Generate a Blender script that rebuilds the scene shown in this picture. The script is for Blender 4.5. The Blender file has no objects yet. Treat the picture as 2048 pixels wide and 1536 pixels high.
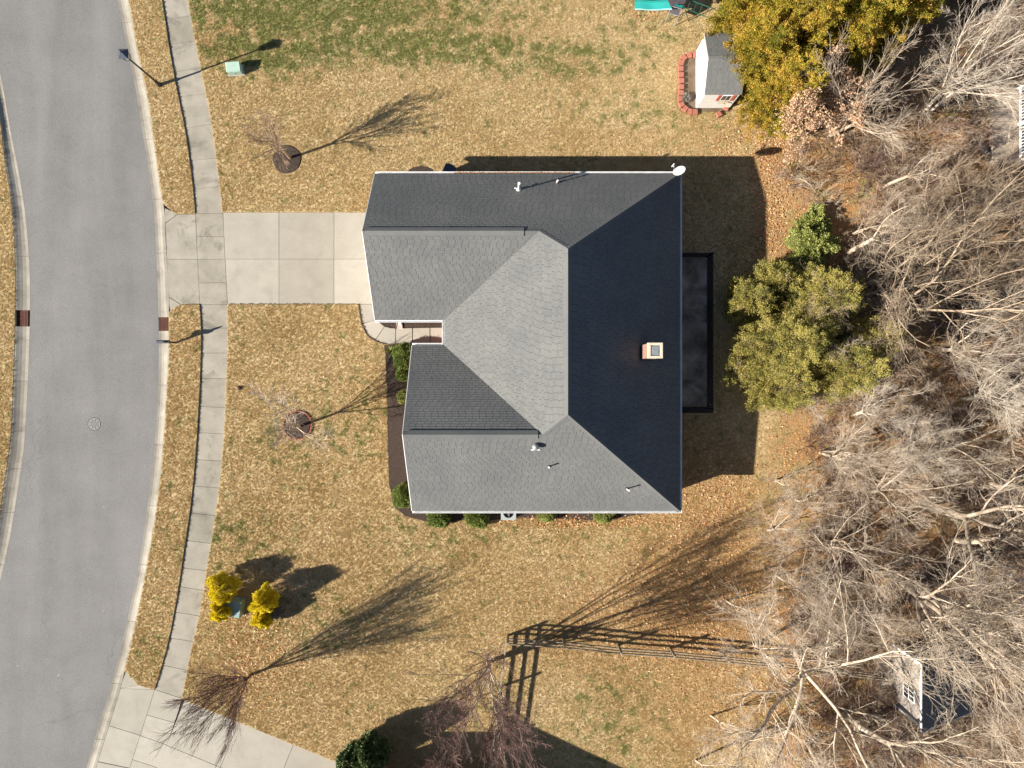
import bpy, bmesh, math, random
import numpy as np
from mathutils import Vector, Matrix
from mathutils.geometry import tessellate_polygon

scene = bpy.context.scene
COL = scene.collection
R = math.radians

# ------------------------------------------------------------------ camera, sky, sun, exposure
HC = 39.5            # flying height of the camera in metres
FPX = 1422.0         # focal length in pixels of the 2048 px wide photograph
cam_data = bpy.data.cameras.new('camera')
cam = bpy.data.objects.new('camera', cam_data)
COL.objects.link(cam)
cam.location = (0, 0, HC)
cam.rotation_euler = (0, 0, 0)
cam_data.sensor_width = 36
cam_data.lens = FPX / 2048 * 36
cam_data.clip_end = 2000
scene.camera = cam

KX, KY = 1.73, 0.62                       # ground shift of a shadow per metre of height (east, north)
SUN_EL = math.atan2(1.0, math.hypot(KX, KY))
sun_dir = Vector((KX, KY, -1)).normalized()
world = bpy.data.worlds.new('World')
scene.world = world
world.use_nodes = True
wn = world.node_tree
bg = wn.nodes['Background']
sky = wn.nodes.new('ShaderNodeTexSky')
sky.sky_type = 'NISHITA'
sky.sun_disc = False
sky.sun_elevation = SUN_EL
sky.sun_rotation = math.atan2(-KX, -KY)
sky.air_density = 0.8
sky.dust_density = 0.3
sky.altitude = 200
wn.links.new(sky.outputs[0], bg.inputs[0])
bg.inputs[1].default_value = 0.05
sun_data = bpy.data.lights.new('sun', 'SUN')
sun_data.energy = 5.0
sun_data.angle = R(0.53)
sun_data.color = (1.0, 0.93, 0.83)
sun = bpy.data.objects.new('sun', sun_data)
COL.objects.link(sun)
sun.location = (-30, -12, 30)
sun.rotation_euler = sun_dir.to_track_quat('-Z', 'Y').to_euler()
scene.view_settings.view_transform = 'Standard'
scene.view_settings.look = 'None'
scene.view_settings.gamma = 1
scene.view_settings.exposure = 1.35
scene.view_settings.use_curve_mapping = False

# ------------------------------------------------------------------ helpers
def P(px, py, z=0.0):
    """Survey helper: the point at height z that the photograph shows at pixel (px, py)."""
    k = (HC - z) / FPX
    return Vector(((px - 1024) * k, (768 - py) * k, z))

def G(px, py):
    """Plan position (x, y) of a ground pixel."""
    v = P(px, py, 0)
    return (v.x, v.y)

def M(px):
    return px * HC / FPX

def tag(o, label=None, cat=None, group=None, kind=None):
    if label: o['label'] = label
    if cat: o['category'] = cat
    if group: o['group'] = group
    if kind: o['kind'] = kind
    return o

def empty(name, loc=(0, 0, 0), rz=0.0, parent=None):
    o = bpy.data.objects.new(name, None)
    o.empty_display_size = 0.3
    COL.objects.link(o)
    o.location = loc
    o.rotation_euler = (0, 0, rz)
    if parent: o.parent = parent
    return o

def link(name, me, mat=None, parent=None, loc=None):
    o = bpy.data.objects.new(name, me)
    COL.objects.link(o)
    if mat is not None and not me.materials:
        me.materials.append(mat)
    if parent: o.parent = parent
    if loc is not None: o.location = loc
    return o

def copy_tree(o, parent=None):
    c = o.copy()
    COL.objects.link(c)
    c.parent = parent
    for ch in list(o.children):
        copy_tree(ch, c)
    return c

class MB:
    """Collects boxes, bars and tubes and links them as one mesh."""
    def __init__(self):
        self.v, self.f = [], []
    def add(self, vs, fs):
        b = len(self.v)
        self.v += [tuple(x) for x in vs]
        self.f += [tuple(b + i for i in f) for f in fs]
        return self
    def box(self, x0, y0, z0, x1, y1, z1, m=None):
        vs = [Vector(p) for p in ((x0, y0, z0), (x1, y0, z0), (x1, y1, z0), (x0, y1, z0), (x0, y0, z1), (x1, y0, z1), (x1, y1, z1), (x0, y1, z1))]
        if m is not None: vs = [m @ p for p in vs]
        return self.add(vs, [(3, 2, 1, 0), (4, 5, 6, 7), (0, 1, 5, 4), (1, 2, 6, 5), (2, 3, 7, 6), (3, 0, 4, 7)])
    def bar(self, a, b, w, h=None, up=(0, 0, 1)):
        a, b = Vector(a), Vector(b); h = h or w
        d = b - a; L = d.length; d.normalize()
        u = Vector(up)
        if abs(d.dot(u)) > 0.97: u = Vector((0, 1, 0))
        s = d.cross(u).normalized(); t = s.cross(d).normalized()
        m = Matrix((( s.x, d.x, t.x, a.x), (s.y, d.y, t.y, a.y), (s.z, d.z, t.z, a.z), (0, 0, 0, 1)))
        return self.box(-w / 2, 0, -h / 2, w / 2, L, h / 2, m)
    def tube(self, pts, rad, n=10, caps=True):
        pts = [Vector(p) for p in pts]
        rr = rad if isinstance(rad, (list, tuple)) else [rad] * len(pts)
        rings = []
        for i, p in enumerate(pts):
            t = (pts[min(i + 1, len(pts) - 1)] - pts[max(i - 1, 0)])
            t = t.normalized() if t.length > 1e-9 else Vector((0, 0, 1))
            ref = Vector((0, 0, 1)) if abs(t.z) < 0.9 else Vector((1, 0, 0))
            u = t.cross(ref).normalized(); w = t.cross(u)
            rings.append([p + (u * math.cos(2 * math.pi * k / n) + w * math.sin(2 * math.pi * k / n)) * rr[i] for k in range(n)])
        vs = [q for r_ in rings for q in r_]
        fs = []
        for i in range(len(pts) - 1):
            for k in range(n):
                a, b = i * n + k, i * n + (k + 1) % n
                fs.append((a, b, b + n, a + n))
        if caps:
            fs.append(tuple(range(n)))
            fs.append(tuple((len(pts) - 1) * n + k for k in reversed(range(n))))
        return self.add(vs, fs)
    def poly(self, pts):
        return self.add(pts, [tuple(range(len(pts)))])
    def build(self, name, mat, parent=None, bevel=0, smooth=False, loc=None):
        me = bpy.data.meshes.new(name)
        me.from_pydata(self.v, [], self.f)
        me.update()
        bm = bmesh.new(); bm.from_mesh(me)
        bmesh.ops.recalc_face_normals(bm, faces=bm.faces)
        if bevel:
            bmesh.ops.bevel(bm, geom=list(bm.edges), offset=bevel, segments=1, affect='EDGES', clamp_overlap=True)
        bm.to_mesh(me); bm.free()
        if smooth:
            for p in me.polygons: p.use_smooth = True
        return link(name, me, mat, parent, loc)

def np_mesh(name, V, F, mat, smooth=False, attrs=None):
    """A mesh from numpy arrays; F is (n, k) with k = 3 or 4, or a list of such arrays."""
    Fs = F if isinstance(F, list) else [F]
    me = bpy.data.meshes.new(name)
    me.vertices.add(len(V))
    me.vertices.foreach_set('co', np.asarray(V, np.float32).ravel())
    idx = np.concatenate([f.ravel() for f in Fs]).astype(np.int32)
    cnt = np.concatenate([np.full(len(f), f.shape[1], np.int32) for f in Fs])
    me.loops.add(len(idx)); me.loops.foreach_set('vertex_index', idx)
    me.polygons.add(len(cnt))
    start = np.concatenate([[0], np.cumsum(cnt)[:-1]]).astype(np.int32)
    me.polygons.foreach_set('loop_start', start)
    me.polygons.foreach_set('loop_total', cnt)
    if smooth: me.polygons.foreach_set('use_smooth', np.ones(len(cnt), bool))
    me.update(calc_edges=True)
    for k, arr in (attrs or {}).items():
        a = me.attributes.new(k, 'FLOAT', 'POINT')
        a.data.foreach_set('value', np.asarray(arr, np.float32))
    if mat: me.materials.append(mat)
    return me

def prism(name, poly, z0, z1, mat, parent=None, bevel=0.0):
    """A slab from a plan outline (list of x, y) with real thickness."""
    loops = [[Vector((x, y, 0)) for x, y in poly]]
    tris = tessellate_polygon(loops)
    n = len(poly)
    vs = [(x, y, z1) for x, y in poly] + [(x, y, z0) for x, y in poly]
    fs = [tuple(t) for t in tris] if n > 4 else [tuple(range(n))]
    fs += [(i, (i + 1) % n, n + (i + 1) % n, n + i) for i in range(n)]
    me = bpy.data.meshes.new(name)
    me.from_pydata(vs, [], fs)
    bm = bmesh.new(); bm.from_mesh(me)
    bmesh.ops.recalc_face_normals(bm, faces=bm.faces)
    if sum(f.normal.z * f.calc_area() for f in bm.faces) < 0:
        bmesh.ops.reverse_faces(bm, faces=bm.faces)
    if bevel:
        e = [e for e in bm.edges if all(abs(v.co.z - z1) < 1e-5 for v in e.verts) and len(e.link_faces) == 2 and abs(e.calc_face_angle(0)) > 0.5]
        bmesh.ops.bevel(bm, geom=e, offset=bevel, segments=2, affect='EDGES')
    bm.to_mesh(me); bm.free()
    return link(name, me, mat, parent)

def smooth_curve(ys, xs):
    """A smooth x(y) through surveyed points (Catmull-Rom)."""
    ys, xs = np.array(ys, float), np.array(xs, float)
    m = np.gradient(xs, ys)
    def f(y):
        y = float(y)
        i = int(np.clip(np.searchsorted(ys, y) - 1, 0, len(ys) - 2))
        h = ys[i + 1] - ys[i]; t = (y - ys[i]) / h
        if t < 0 or t > 1:
            return float(xs[0] + m[0] * (y - ys[0])) if t < 0 else float(xs[-1] + m[-1] * (y - ys[-1]))
        a, b, c, d = 2*t**3 - 3*t**2 + 1, t**3 - 2*t**2 + t, -2*t**3 + 3*t**2, t**3 - t**2
        return float(a * xs[i] + b * h * m[i] + c * xs[i + 1] + d * h * m[i + 1])
    return f

# ------------------------------------------------------------------ materials
def nodes_of(m):
    return m.node_tree.nodes, m.node_tree.links

def noise(nt, scale, detail=4, rough=0.55, vec=None, dist=0.0, dims='3D'):
    n = nt.nodes.new('ShaderNodeTexNoise'); n.noise_dimensions = dims
    n.inputs['Scale'].default_value = scale; n.inputs['Detail'].default_value = detail
    n.inputs['Roughness'].default_value = rough; n.inputs['Distortion'].default_value = dist
    if vec is not None: nt.links.new(vec, n.inputs['Vector'])
    return n.outputs['Fac']

def ramp(nt, fac, stops, interp='LINEAR'):
    r_ = nt.nodes.new('ShaderNodeValToRGB')
    r_.color_ramp.interpolation = interp
    el = r_.color_ramp.elements
    while len(el) < len(stops): el.new(0.5)
    for e, (p, c) in zip(el, stops):
        e.position = p; e.color = (*c, 1) if len(c) == 3 else c
    nt.links.new(fac, r_.inputs[0])
    return r_.outputs[0]

def mix(nt, fac, a, b, mode='MIX'):
    m = nt.nodes.new('ShaderNodeMix'); m.data_type = 'RGBA'; m.blend_type = mode
    for s, v in ((m.inputs[0], fac), (m.inputs[6], a), (m.inputs[7], b)):
        if hasattr(v, 'node'): nt.links.new(v, s)
        elif isinstance(v, (int, float)): s.default_value = v
        else: s.default_value = (*v, 1)
    return m.outputs[2]

def math_(nt, op, a, b=None, c=None):
    m = nt.nodes.new('ShaderNodeMath'); m.operation = op
    for s, v in zip(m.inputs, (a, b, c)):
        if v is None: continue
        if hasattr(v, 'node'): nt.links.new(v, s)
        else: s.default_value = v
    return m.outputs[0]

def smoothstep(nt, v, lo, hi, o0=0.0, o1=1.0):
    m = nt.nodes.new('ShaderNodeMapRange'); m.interpolation_type = 'SMOOTHSTEP'
    nt.links.new(v, m.inputs[0])
    for i, x in zip((1, 2, 3, 4), (lo, hi, o0, o1)): m.inputs[i].default_value = x
    return m.outputs[0]

def base_mat(name, rough=0.85, spec=0.3):
    m = bpy.data.materials.new(name); m.use_nodes = True
    b = m.node_tree.nodes['Principled BSDF']
    b.inputs['Roughness'].default_value = rough
    b.inputs['Specular IOR Level'].default_value = spec
    return m, m.node_tree, b

def bump(nt, b, height, dist=0.01, strength=1.0):
    n = nt.nodes.new('ShaderNodeBump')
    n.inputs['Strength'].default_value = strength; n.inputs['Distance'].default_value = dist
    nt.links.new(height, n.inputs['Height']); nt.links.new(n.outputs[0], b.inputs['Normal'])

def wpos(nt):
    return nt.nodes.new('ShaderNodeNewGeometry').outputs['Position']

def simple(name, c1, c2=None, scale=6.0, rough=0.8, spec=0.3, metal=0.0, bumpd=0.0, detail=5, lo=0.35, hi=0.65):
    m, nt, b = base_mat(name, rough, spec)
    b.inputs['Metallic'].default_value = metal
    c2 = c2 or tuple(x * 0.8 for x in c1)
    n = noise(nt, scale, detail, vec=wpos(nt))
    nt.links.new(ramp(nt, n, [(lo, c1), (hi, c2)]), b.inputs['Base Color'])
    if bumpd: bump(nt, b, noise(nt, scale * 6, 4, vec=wpos(nt)), bumpd)
    return m

def attr_mat(name, stops, rough=0.8, spec=0.2, attr='tint', cn=None, transl=0.0):
    """Colour picked per piece from a random tint stored on the mesh, varied by noise."""
    m, nt, b = base_mat(name, rough, spec)
    a = nt.nodes.new('ShaderNodeAttribute'); a.attribute_name = attr
    fac = a.outputs['Fac']
    if cn:
        n = noise(nt, cn[0], 3, vec=wpos(nt))
        fac = math_(nt, 'ADD', fac, math_(nt, 'MULTIPLY', math_(nt, 'SUBTRACT', n, 0.5), cn[1]))
    c = ramp(nt, fac, stops)
    nt.links.new(c, b.inputs['Base Color'])
    if transl:
        t = nt.nodes.new('ShaderNodeBsdfTranslucent'); nt.links.new(c, t.inputs[0])
        ms = nt.nodes.new('ShaderNodeMixShader'); ms.inputs[0].default_value = transl
        nt.links.new(b.outputs[0], ms.inputs[1]); nt.links.new(t.outputs[0], ms.inputs[2])
        nt.links.new(ms.outputs[0], nt.nodes['Material Output'].inputs[0])
    return m

def asphalt_mat():
    m, nt, b = base_mat('asphalt', 0.9, 0.25)
    p = wpos(nt)
    st = nt.nodes.new('ShaderNodeMapping'); st.inputs['Scale'].default_value = (0.55, 0.06, 1)
    nt.links.new(p, st.inputs[0])
    streak = ramp(nt, noise(nt, 1.0, 3, vec=st.outputs[0], dist=0.4), [(0.35, (0.158, 0.154, 0.149)), (0.65, (0.186, 0.181, 0.175))])
    big = ramp(nt, noise(nt, 0.5, 5, vec=p), [(0.3, (0.9, 0.9, 0.9)), (0.7, (1.06, 1.06, 1.06))])
    c = mix(nt, 1.0, streak, big, 'MULTIPLY')
    fine = ramp(nt, noise(nt, 26, 3, 0.8, vec=p), [(0.3, (0.6, 0.6, 0.6)), (0.5, (1, 1, 1)), (0.72, (1.45, 1.45, 1.42))])
    c = mix(nt, 1.0, c, fine, 'MULTIPLY')
    # a few pale chips and oil spots
    v = nt.nodes.new('ShaderNodeTexVoronoi'); v.inputs['Scale'].default_value = 0.55; nt.links.new(p, v.inputs['Vector'])
    c = mix(nt, smoothstep(nt, v.outputs['Distance'], 0.012, 0.03, 0.8, 0.0), c, (0.42, 0.42, 0.41))
    v2 = nt.nodes.new('ShaderNodeTexVoronoi'); v2.inputs['Scale'].default_value = 0.13; nt.links.new(p, v2.inputs['Vector'])
    sp = math_(nt, 'ADD', v2.outputs['Distance'], math_(nt, 'MULTIPLY', noise(nt, 9, 3, vec=p), 0.05))
    c = mix(nt, smoothstep(nt, sp, 0.045, 0.062, 0.55, 0.0), c, (0.06, 0.06, 0.062))
    # hairline cracks
    v3 = nt.nodes.new('ShaderNodeTexVoronoi'); v3.feature = 'DISTANCE_TO_EDGE'; v3.inputs['Scale'].default_value = 0.16
    nz = nt.nodes.new('ShaderNodeTexNoise'); nz.inputs['Scale'].default_value = 1.2; nz.inputs['Detail'].default_value = 6; nt.links.new(p, nz.inputs[0])
    vm = nt.nodes.new('ShaderNodeVectorMath'); vm.operation = 'MULTIPLY_ADD'; nt.links.new(nz.outputs['Color'], vm.inputs[0]); vm.inputs[1].default_value = (1.4, 1.4, 0); nt.links.new(p, vm.inputs[2])
    nt.links.new(vm.outputs[0], v3.inputs['Vector'])
    cr = smoothstep(nt, v3.outputs['Distance'], 0.0, 0.0035, 0.22, 0.0)
    c = mix(nt, cr, c, (0.08, 0.08, 0.08))
    nt.links.new(c, b.inputs['Base Color'])
    bump(nt, b, noise(nt, 60, 3, vec=p), 0.006)
    return m

def concrete_mat(name, lo, hi, stain=0.5):
    m, nt, b = base_mat(name, 0.85, 0.25)
    p = wpos(nt)
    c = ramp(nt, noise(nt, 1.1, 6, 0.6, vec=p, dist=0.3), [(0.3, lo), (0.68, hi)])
    fine = ramp(nt, noise(nt, 18, 4, 0.7, vec=p), [(0.25, (0.86, 0.86, 0.86)), (0.75, (1.08, 1.08, 1.08))])
    c = mix(nt, 1.0, c, fine, 'MULTIPLY')
    oi = nt.nodes.new('ShaderNodeObjectInfo')
    slab = ramp(nt, oi.outputs['Random'], [(0.0, (0.83, 0.825, 0.81)), (1.0, (1.06, 1.06, 1.06))])
    c = mix(nt, 1.0, c, slab, 'MULTIPLY')
    s = smoothstep(nt, noise(nt, 0.8, 5, 0.65, vec=p, dist=0.8), 0.5, 0.72, 0.0, stain)
    c = mix(nt, s, c, tuple(x * 0.55 for x in lo))
    nt.links.new(c, b.inputs['Base Color'])
    bump(nt, b, noise(nt, 30, 5, vec=p), 0.003)
    return m

# soft-edged patches of the lawn: plan x, y, radius x, radius y, amount
GREEN = []
for px, py, rx, ry, a in ((620, 20, 260, 60, 1.0), (560, 100, 170, 55, 0.85), (830, 95, 230, 38, 0.9), (880, 10, 220, 60, 0.6), (1100, 120, 200, 40, 0.6), (1290, 60, 110, 60, 0.3),
                          (560, 0, 200, 50, 0.9), (1300, 230, 160, 45, 0.3), (700, 850, 110, 90, 0.35), (470, 1080, 130, 70, 0.35), (1230, 1440, 90, 110, 0.35), (300, 1300, 30, 40, 0.4),
                          (580, 880, 90, 60, 0.3), (880, 1070, 160, 40, 0.25), (620, 1240, 130, 60, 0.3), (1150, 1070, 200, 40, 0.2), (430, 40, 60, 80, 0.5), (1000, 1420, 120, 60, 0.25)):
    x, y = G(px, py); GREEN.append((x, y, M(rx), M(ry), a))
ORANGE = []
for px, py, rx, ry, a in ((1420, 1180, 190, 170, 1.0), (1300, 1250, 220, 120, 0.6), (1180, 1035, 260, 22, 0.7), (1430, 1000, 90, 120, 0.8), (1480, 1380, 220, 160, 0.6), (360, 760, 60, 500, 0.15), (1400, 1010, 160, 40, 0.5),
                          (1560, 400, 60, 180, 0.7), (620, 1240, 200, 240, 0.25), (1100, 1200, 200, 160, 0.25), (350, 1100, 60, 260, 0.15), (1250, 290, 260, 40, 0.3)):
    x, y = G(px, py); ORANGE.append((x, y, M(rx), M(ry), a))

def blobs(nt, p, lst):
    sep = nt.nodes.new('ShaderNodeSeparateXYZ'); nt.links.new(p, sep.inputs[0])
    tot = None
    for x, y, rx, ry, a in lst:
        dx = math_(nt, 'DIVIDE', math_(nt, 'SUBTRACT', sep.outputs[0], x), rx)
        dy = math_(nt, 'DIVIDE', math_(nt, 'SUBTRACT', sep.outputs[1], y), ry)
        d = math_(nt, 'ADD', math_(nt, 'MULTIPLY', dx, dx), math_(nt, 'MULTIPLY', dy, dy))
        v = smoothstep(nt, d, 0.1, 1.9, a, 0.0)
        tot = v if tot is None else math_(nt, 'MAXIMUM', tot, v)
    return tot, sep

def lawn_colour(nt, p, k=1.0):
    green, sep = blobs(nt, p, GREEN)
    orange, _ = blobs(nt, p, ORANGE)
    mid = noise(nt, 1.7, 5, 0.65, vec=p, dist=0.2)
    finer = noise(nt, 13.0, 4, 0.7, vec=p)
    tiny = noise(nt, 34.0, 3, 0.7, vec=p)
    straw = ramp(nt, finer, [(0.32, (0.54 * k, 0.41 * k, 0.205 * k)), (0.5, (0.64 * k, 0.50 * k, 0.272 * k)), (0.68, (0.74 * k, 0.60 * k, 0.36 * k))])
    broad = noise(nt, 0.22, 4, 0.6, vec=p)
    straw = mix(nt, 1.0, straw, ramp(nt, broad, [(0.3, (0.84, 0.79, 0.70)), (0.5, (1, 1, 1)), (0.72, (1.05, 1.06, 1.14))]), 'MULTIPLY')
    org = ramp(nt, finer, [(0.3, (0.40 * k, 0.225 * k, 0.09 * k)), (0.55, (0.58 * k, 0.36 * k, 0.155 * k)), (0.75, (0.70 * k, 0.49 * k, 0.25 * k))])
    o_f = math_(nt, 'MULTIPLY', orange, smoothstep(nt, mid, 0.25, 0.6, 0.45, 1.0))
    c = mix(nt, math_(nt, 'MULTIPLY', o_f, 0.75), straw, org)
    gcol = ramp(nt, tiny, [(0.3, (0.12 * k, 0.145 * k, 0.035 * k)), (0.5, (0.23 * k, 0.25 * k, 0.07 * k)), (0.7, (0.46 * k, 0.43 * k, 0.18 * k))])
    gsum = math_(nt, 'ADD', math_(nt, 'MULTIPLY', mid, 1.7), math_(nt, 'ADD', math_(nt, 'MULTIPLY', green, 0.42), math_(nt, 'MULTIPLY', finer, 0.45)))
    gsum = math_(nt, 'ADD', gsum, math_(nt, 'MULTIPLY', math_(nt, 'SUBTRACT', tiny, 0.5), 0.5))
    gf = smoothstep(nt, gsum, 1.14, 1.52, 0.0, 0.9)
    c = mix(nt, gf, c, gcol)
    speck = smoothstep(nt, tiny, 0.62, 0.70, 0.0, 0.5)
    c = mix(nt, speck, c, (0.24 * k, 0.22 * k, 0.08 * k))
    # the wood's floor, east of the lawn
    return c, sep, mid, finer, tiny

def lawn_ground_mat():
    m, nt, b = base_mat('lawn_soil_and_thatch', 0.95, 0.1)
    p = wpos(nt)
    c, sep, mid, finer, tiny = lawn_colour(nt, p, 0.72)
    litter = ramp(nt, tiny, [(0.25, (0.12, 0.062, 0.028)), (0.5, (0.34, 0.185, 0.075)), (0.75, (0.52, 0.32, 0.16))])
    floor = mix(nt, smoothstep(nt, mid, 0.45, 0.65), litter, ramp(nt, finer, [(0.3, (0.20, 0.135, 0.07)), (0.6, (0.38, 0.275, 0.145)), (0.75, (0.48, 0.37, 0.22))]))
    floor = mix(nt, smoothstep(nt, noise(nt, 0.6, 4, vec=p), 0.55, 0.66, 0.0, 0.6), floor, (0.20, 0.20, 0.055))
    edge = math_(nt, 'ADD', sep.outputs[0], math_(nt, 'MULTIPLY', math_(nt, 'SUBTRACT', noise(nt, 0.35, 4, vec=p), 0.5), 5.0))
    c = mix(nt, smoothstep(nt, edge, 13.4, 15.4), c, floor)
    nt.links.new(c, b.inputs['Base Color'])
    bump(nt, b, finer, 0.05)
    return m

def grass_blade_mat():
    m, nt, b = base_mat('grass_blades', 0.8, 0.15)
    p = wpos(nt)
    c, sep, mid, finer, tiny = lawn_colour(nt, p, 1.02)
    oi = nt.nodes.new('ShaderNodeObjectInfo')
    c = mix(nt, 1.0, c, ramp(nt, oi.outputs['Random'], [(0.0, (0.88, 0.88, 0.86)), (0.5, (1, 1, 1)), (1.0, (1.10, 1.09, 1.08))]), 'MULTIPLY')
    nt.links.new(c, b.inputs['Base Color'])
    t = nt.nodes.new('ShaderNodeBsdfTranslucent'); nt.links.new(c, t.inputs[0])
    ms = nt.nodes.new('ShaderNodeMixShader'); ms.inputs[0].default_value = 0.25
    nt.links.new(b.outputs[0], ms.inputs[1]); nt.links.new(t.outputs[0], ms.inputs[2])
    nt.links.new(ms.outputs[0], nt.nodes['Material Output'].inputs[0])
    return m

def shingle_mat():
    m, nt, b = base_mat('asphalt_shingles', 0.92, 0.2)
    p = wpos(nt)
    a = nt.nodes.new('ShaderNodeAttribute'); a.attribute_name = 'tint'
    oi = nt.nodes.new('ShaderNodeObjectInfo')
    f = math_(nt, 'FRACT', math_(nt, 'ADD', a.outputs['Fac'], math_(nt, 'MULTIPLY', oi.outputs['Random'], 1.0)))
    c = ramp(nt, f, [(0.0, (0.122, 0.124, 0.121)), (0.5, (0.130, 0.132, 0.128)), (1.0, (0.139, 0.140, 0.135))])
    st = nt.nodes.new('ShaderNodeMapping'); st.inputs['Scale'].default_value = (0.5, 0.5, 0.5); nt.links.new(p, st.inputs[0])
    c = mix(nt, 1.0, c, ramp(nt, noise(nt, 1.0, 5, 0.6, vec=st.outputs[0]), [(0.3, (0.86, 0.87, 0.89)), (0.7, (1.08, 1.075, 1.06))]), 'MULTIPLY')
    c = mix(nt, 1.0, c, ramp(nt, noise(nt, 60, 2, 0.8, vec=p), [(0.3, (0.7, 0.7, 0.7)), (0.7, (1.3, 1.3, 1.3))]), 'MULTIPLY')
    nt.links.new(c, b.inputs['Base Color'])
    bump(nt, b, noise(nt, 70, 2, vec=p), 0.004)
    return m

def brick_mat(name, c1, c2, mortar, rx=0.0):
    m, nt, b = base_mat(name, 0.9, 0.2)
    tc = nt.nodes.new('ShaderNodeTexCoord')
    # use the two axes of the wall: sum of x and y along, z up
    sep = nt.nodes.new('ShaderNodeSeparateXYZ'); nt.links.new(tc.outputs['Object'], sep.inputs[0])
    cb = nt.nodes.new('ShaderNodeCombineXYZ')
    nt.links.new(math_(nt, 'ADD', sep.outputs[0], sep.outputs[1]), cb.inputs[0]); nt.links.new(sep.outputs[2], cb.inputs[1])
    br = nt.nodes.new('ShaderNodeTexBrick')
    nt.links.new(cb.outputs[0], br.inputs['Vector'])
    br.inputs['Color1'].default_value = (*c1, 1); br.inputs['Color2'].default_value = (*c2, 1); br.inputs['Mortar'].default_value = (*mortar, 1)
    br.inputs['Scale'].default_value = 1; br.inputs['Brick Width'].default_value = 0.21; br.inputs['Row Height'].default_value = 0.075
    br.inputs['Mortar Size'].default_value = 0.009
    nt.links.new(br.outputs['Color'], b.inputs['Base Color'])
    bump(nt, b, math_(nt, 'SUBTRACT', 1.0, br.outputs['Fac']), 0.008)
    return m

def bark_mat(name, stops, scale=5.0):
    m, nt, b = base_mat(name, 0.9, 0.15)
    p = wpos(nt)
    oi = nt.nodes.new('ShaderNodeObjectInfo')
    c = ramp(nt, noise(nt, scale, 4, 0.65, vec=p), stops)
    c = mix(nt, 1.0, c, ramp(nt, oi.outputs['Random'], [(0, (0.8, 0.78, 0.76)), (1, (1.15, 1.13, 1.1))]), 'MULTIPLY')
    nt.links.new(c, b.inputs['Base Color'])
    return m

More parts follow.
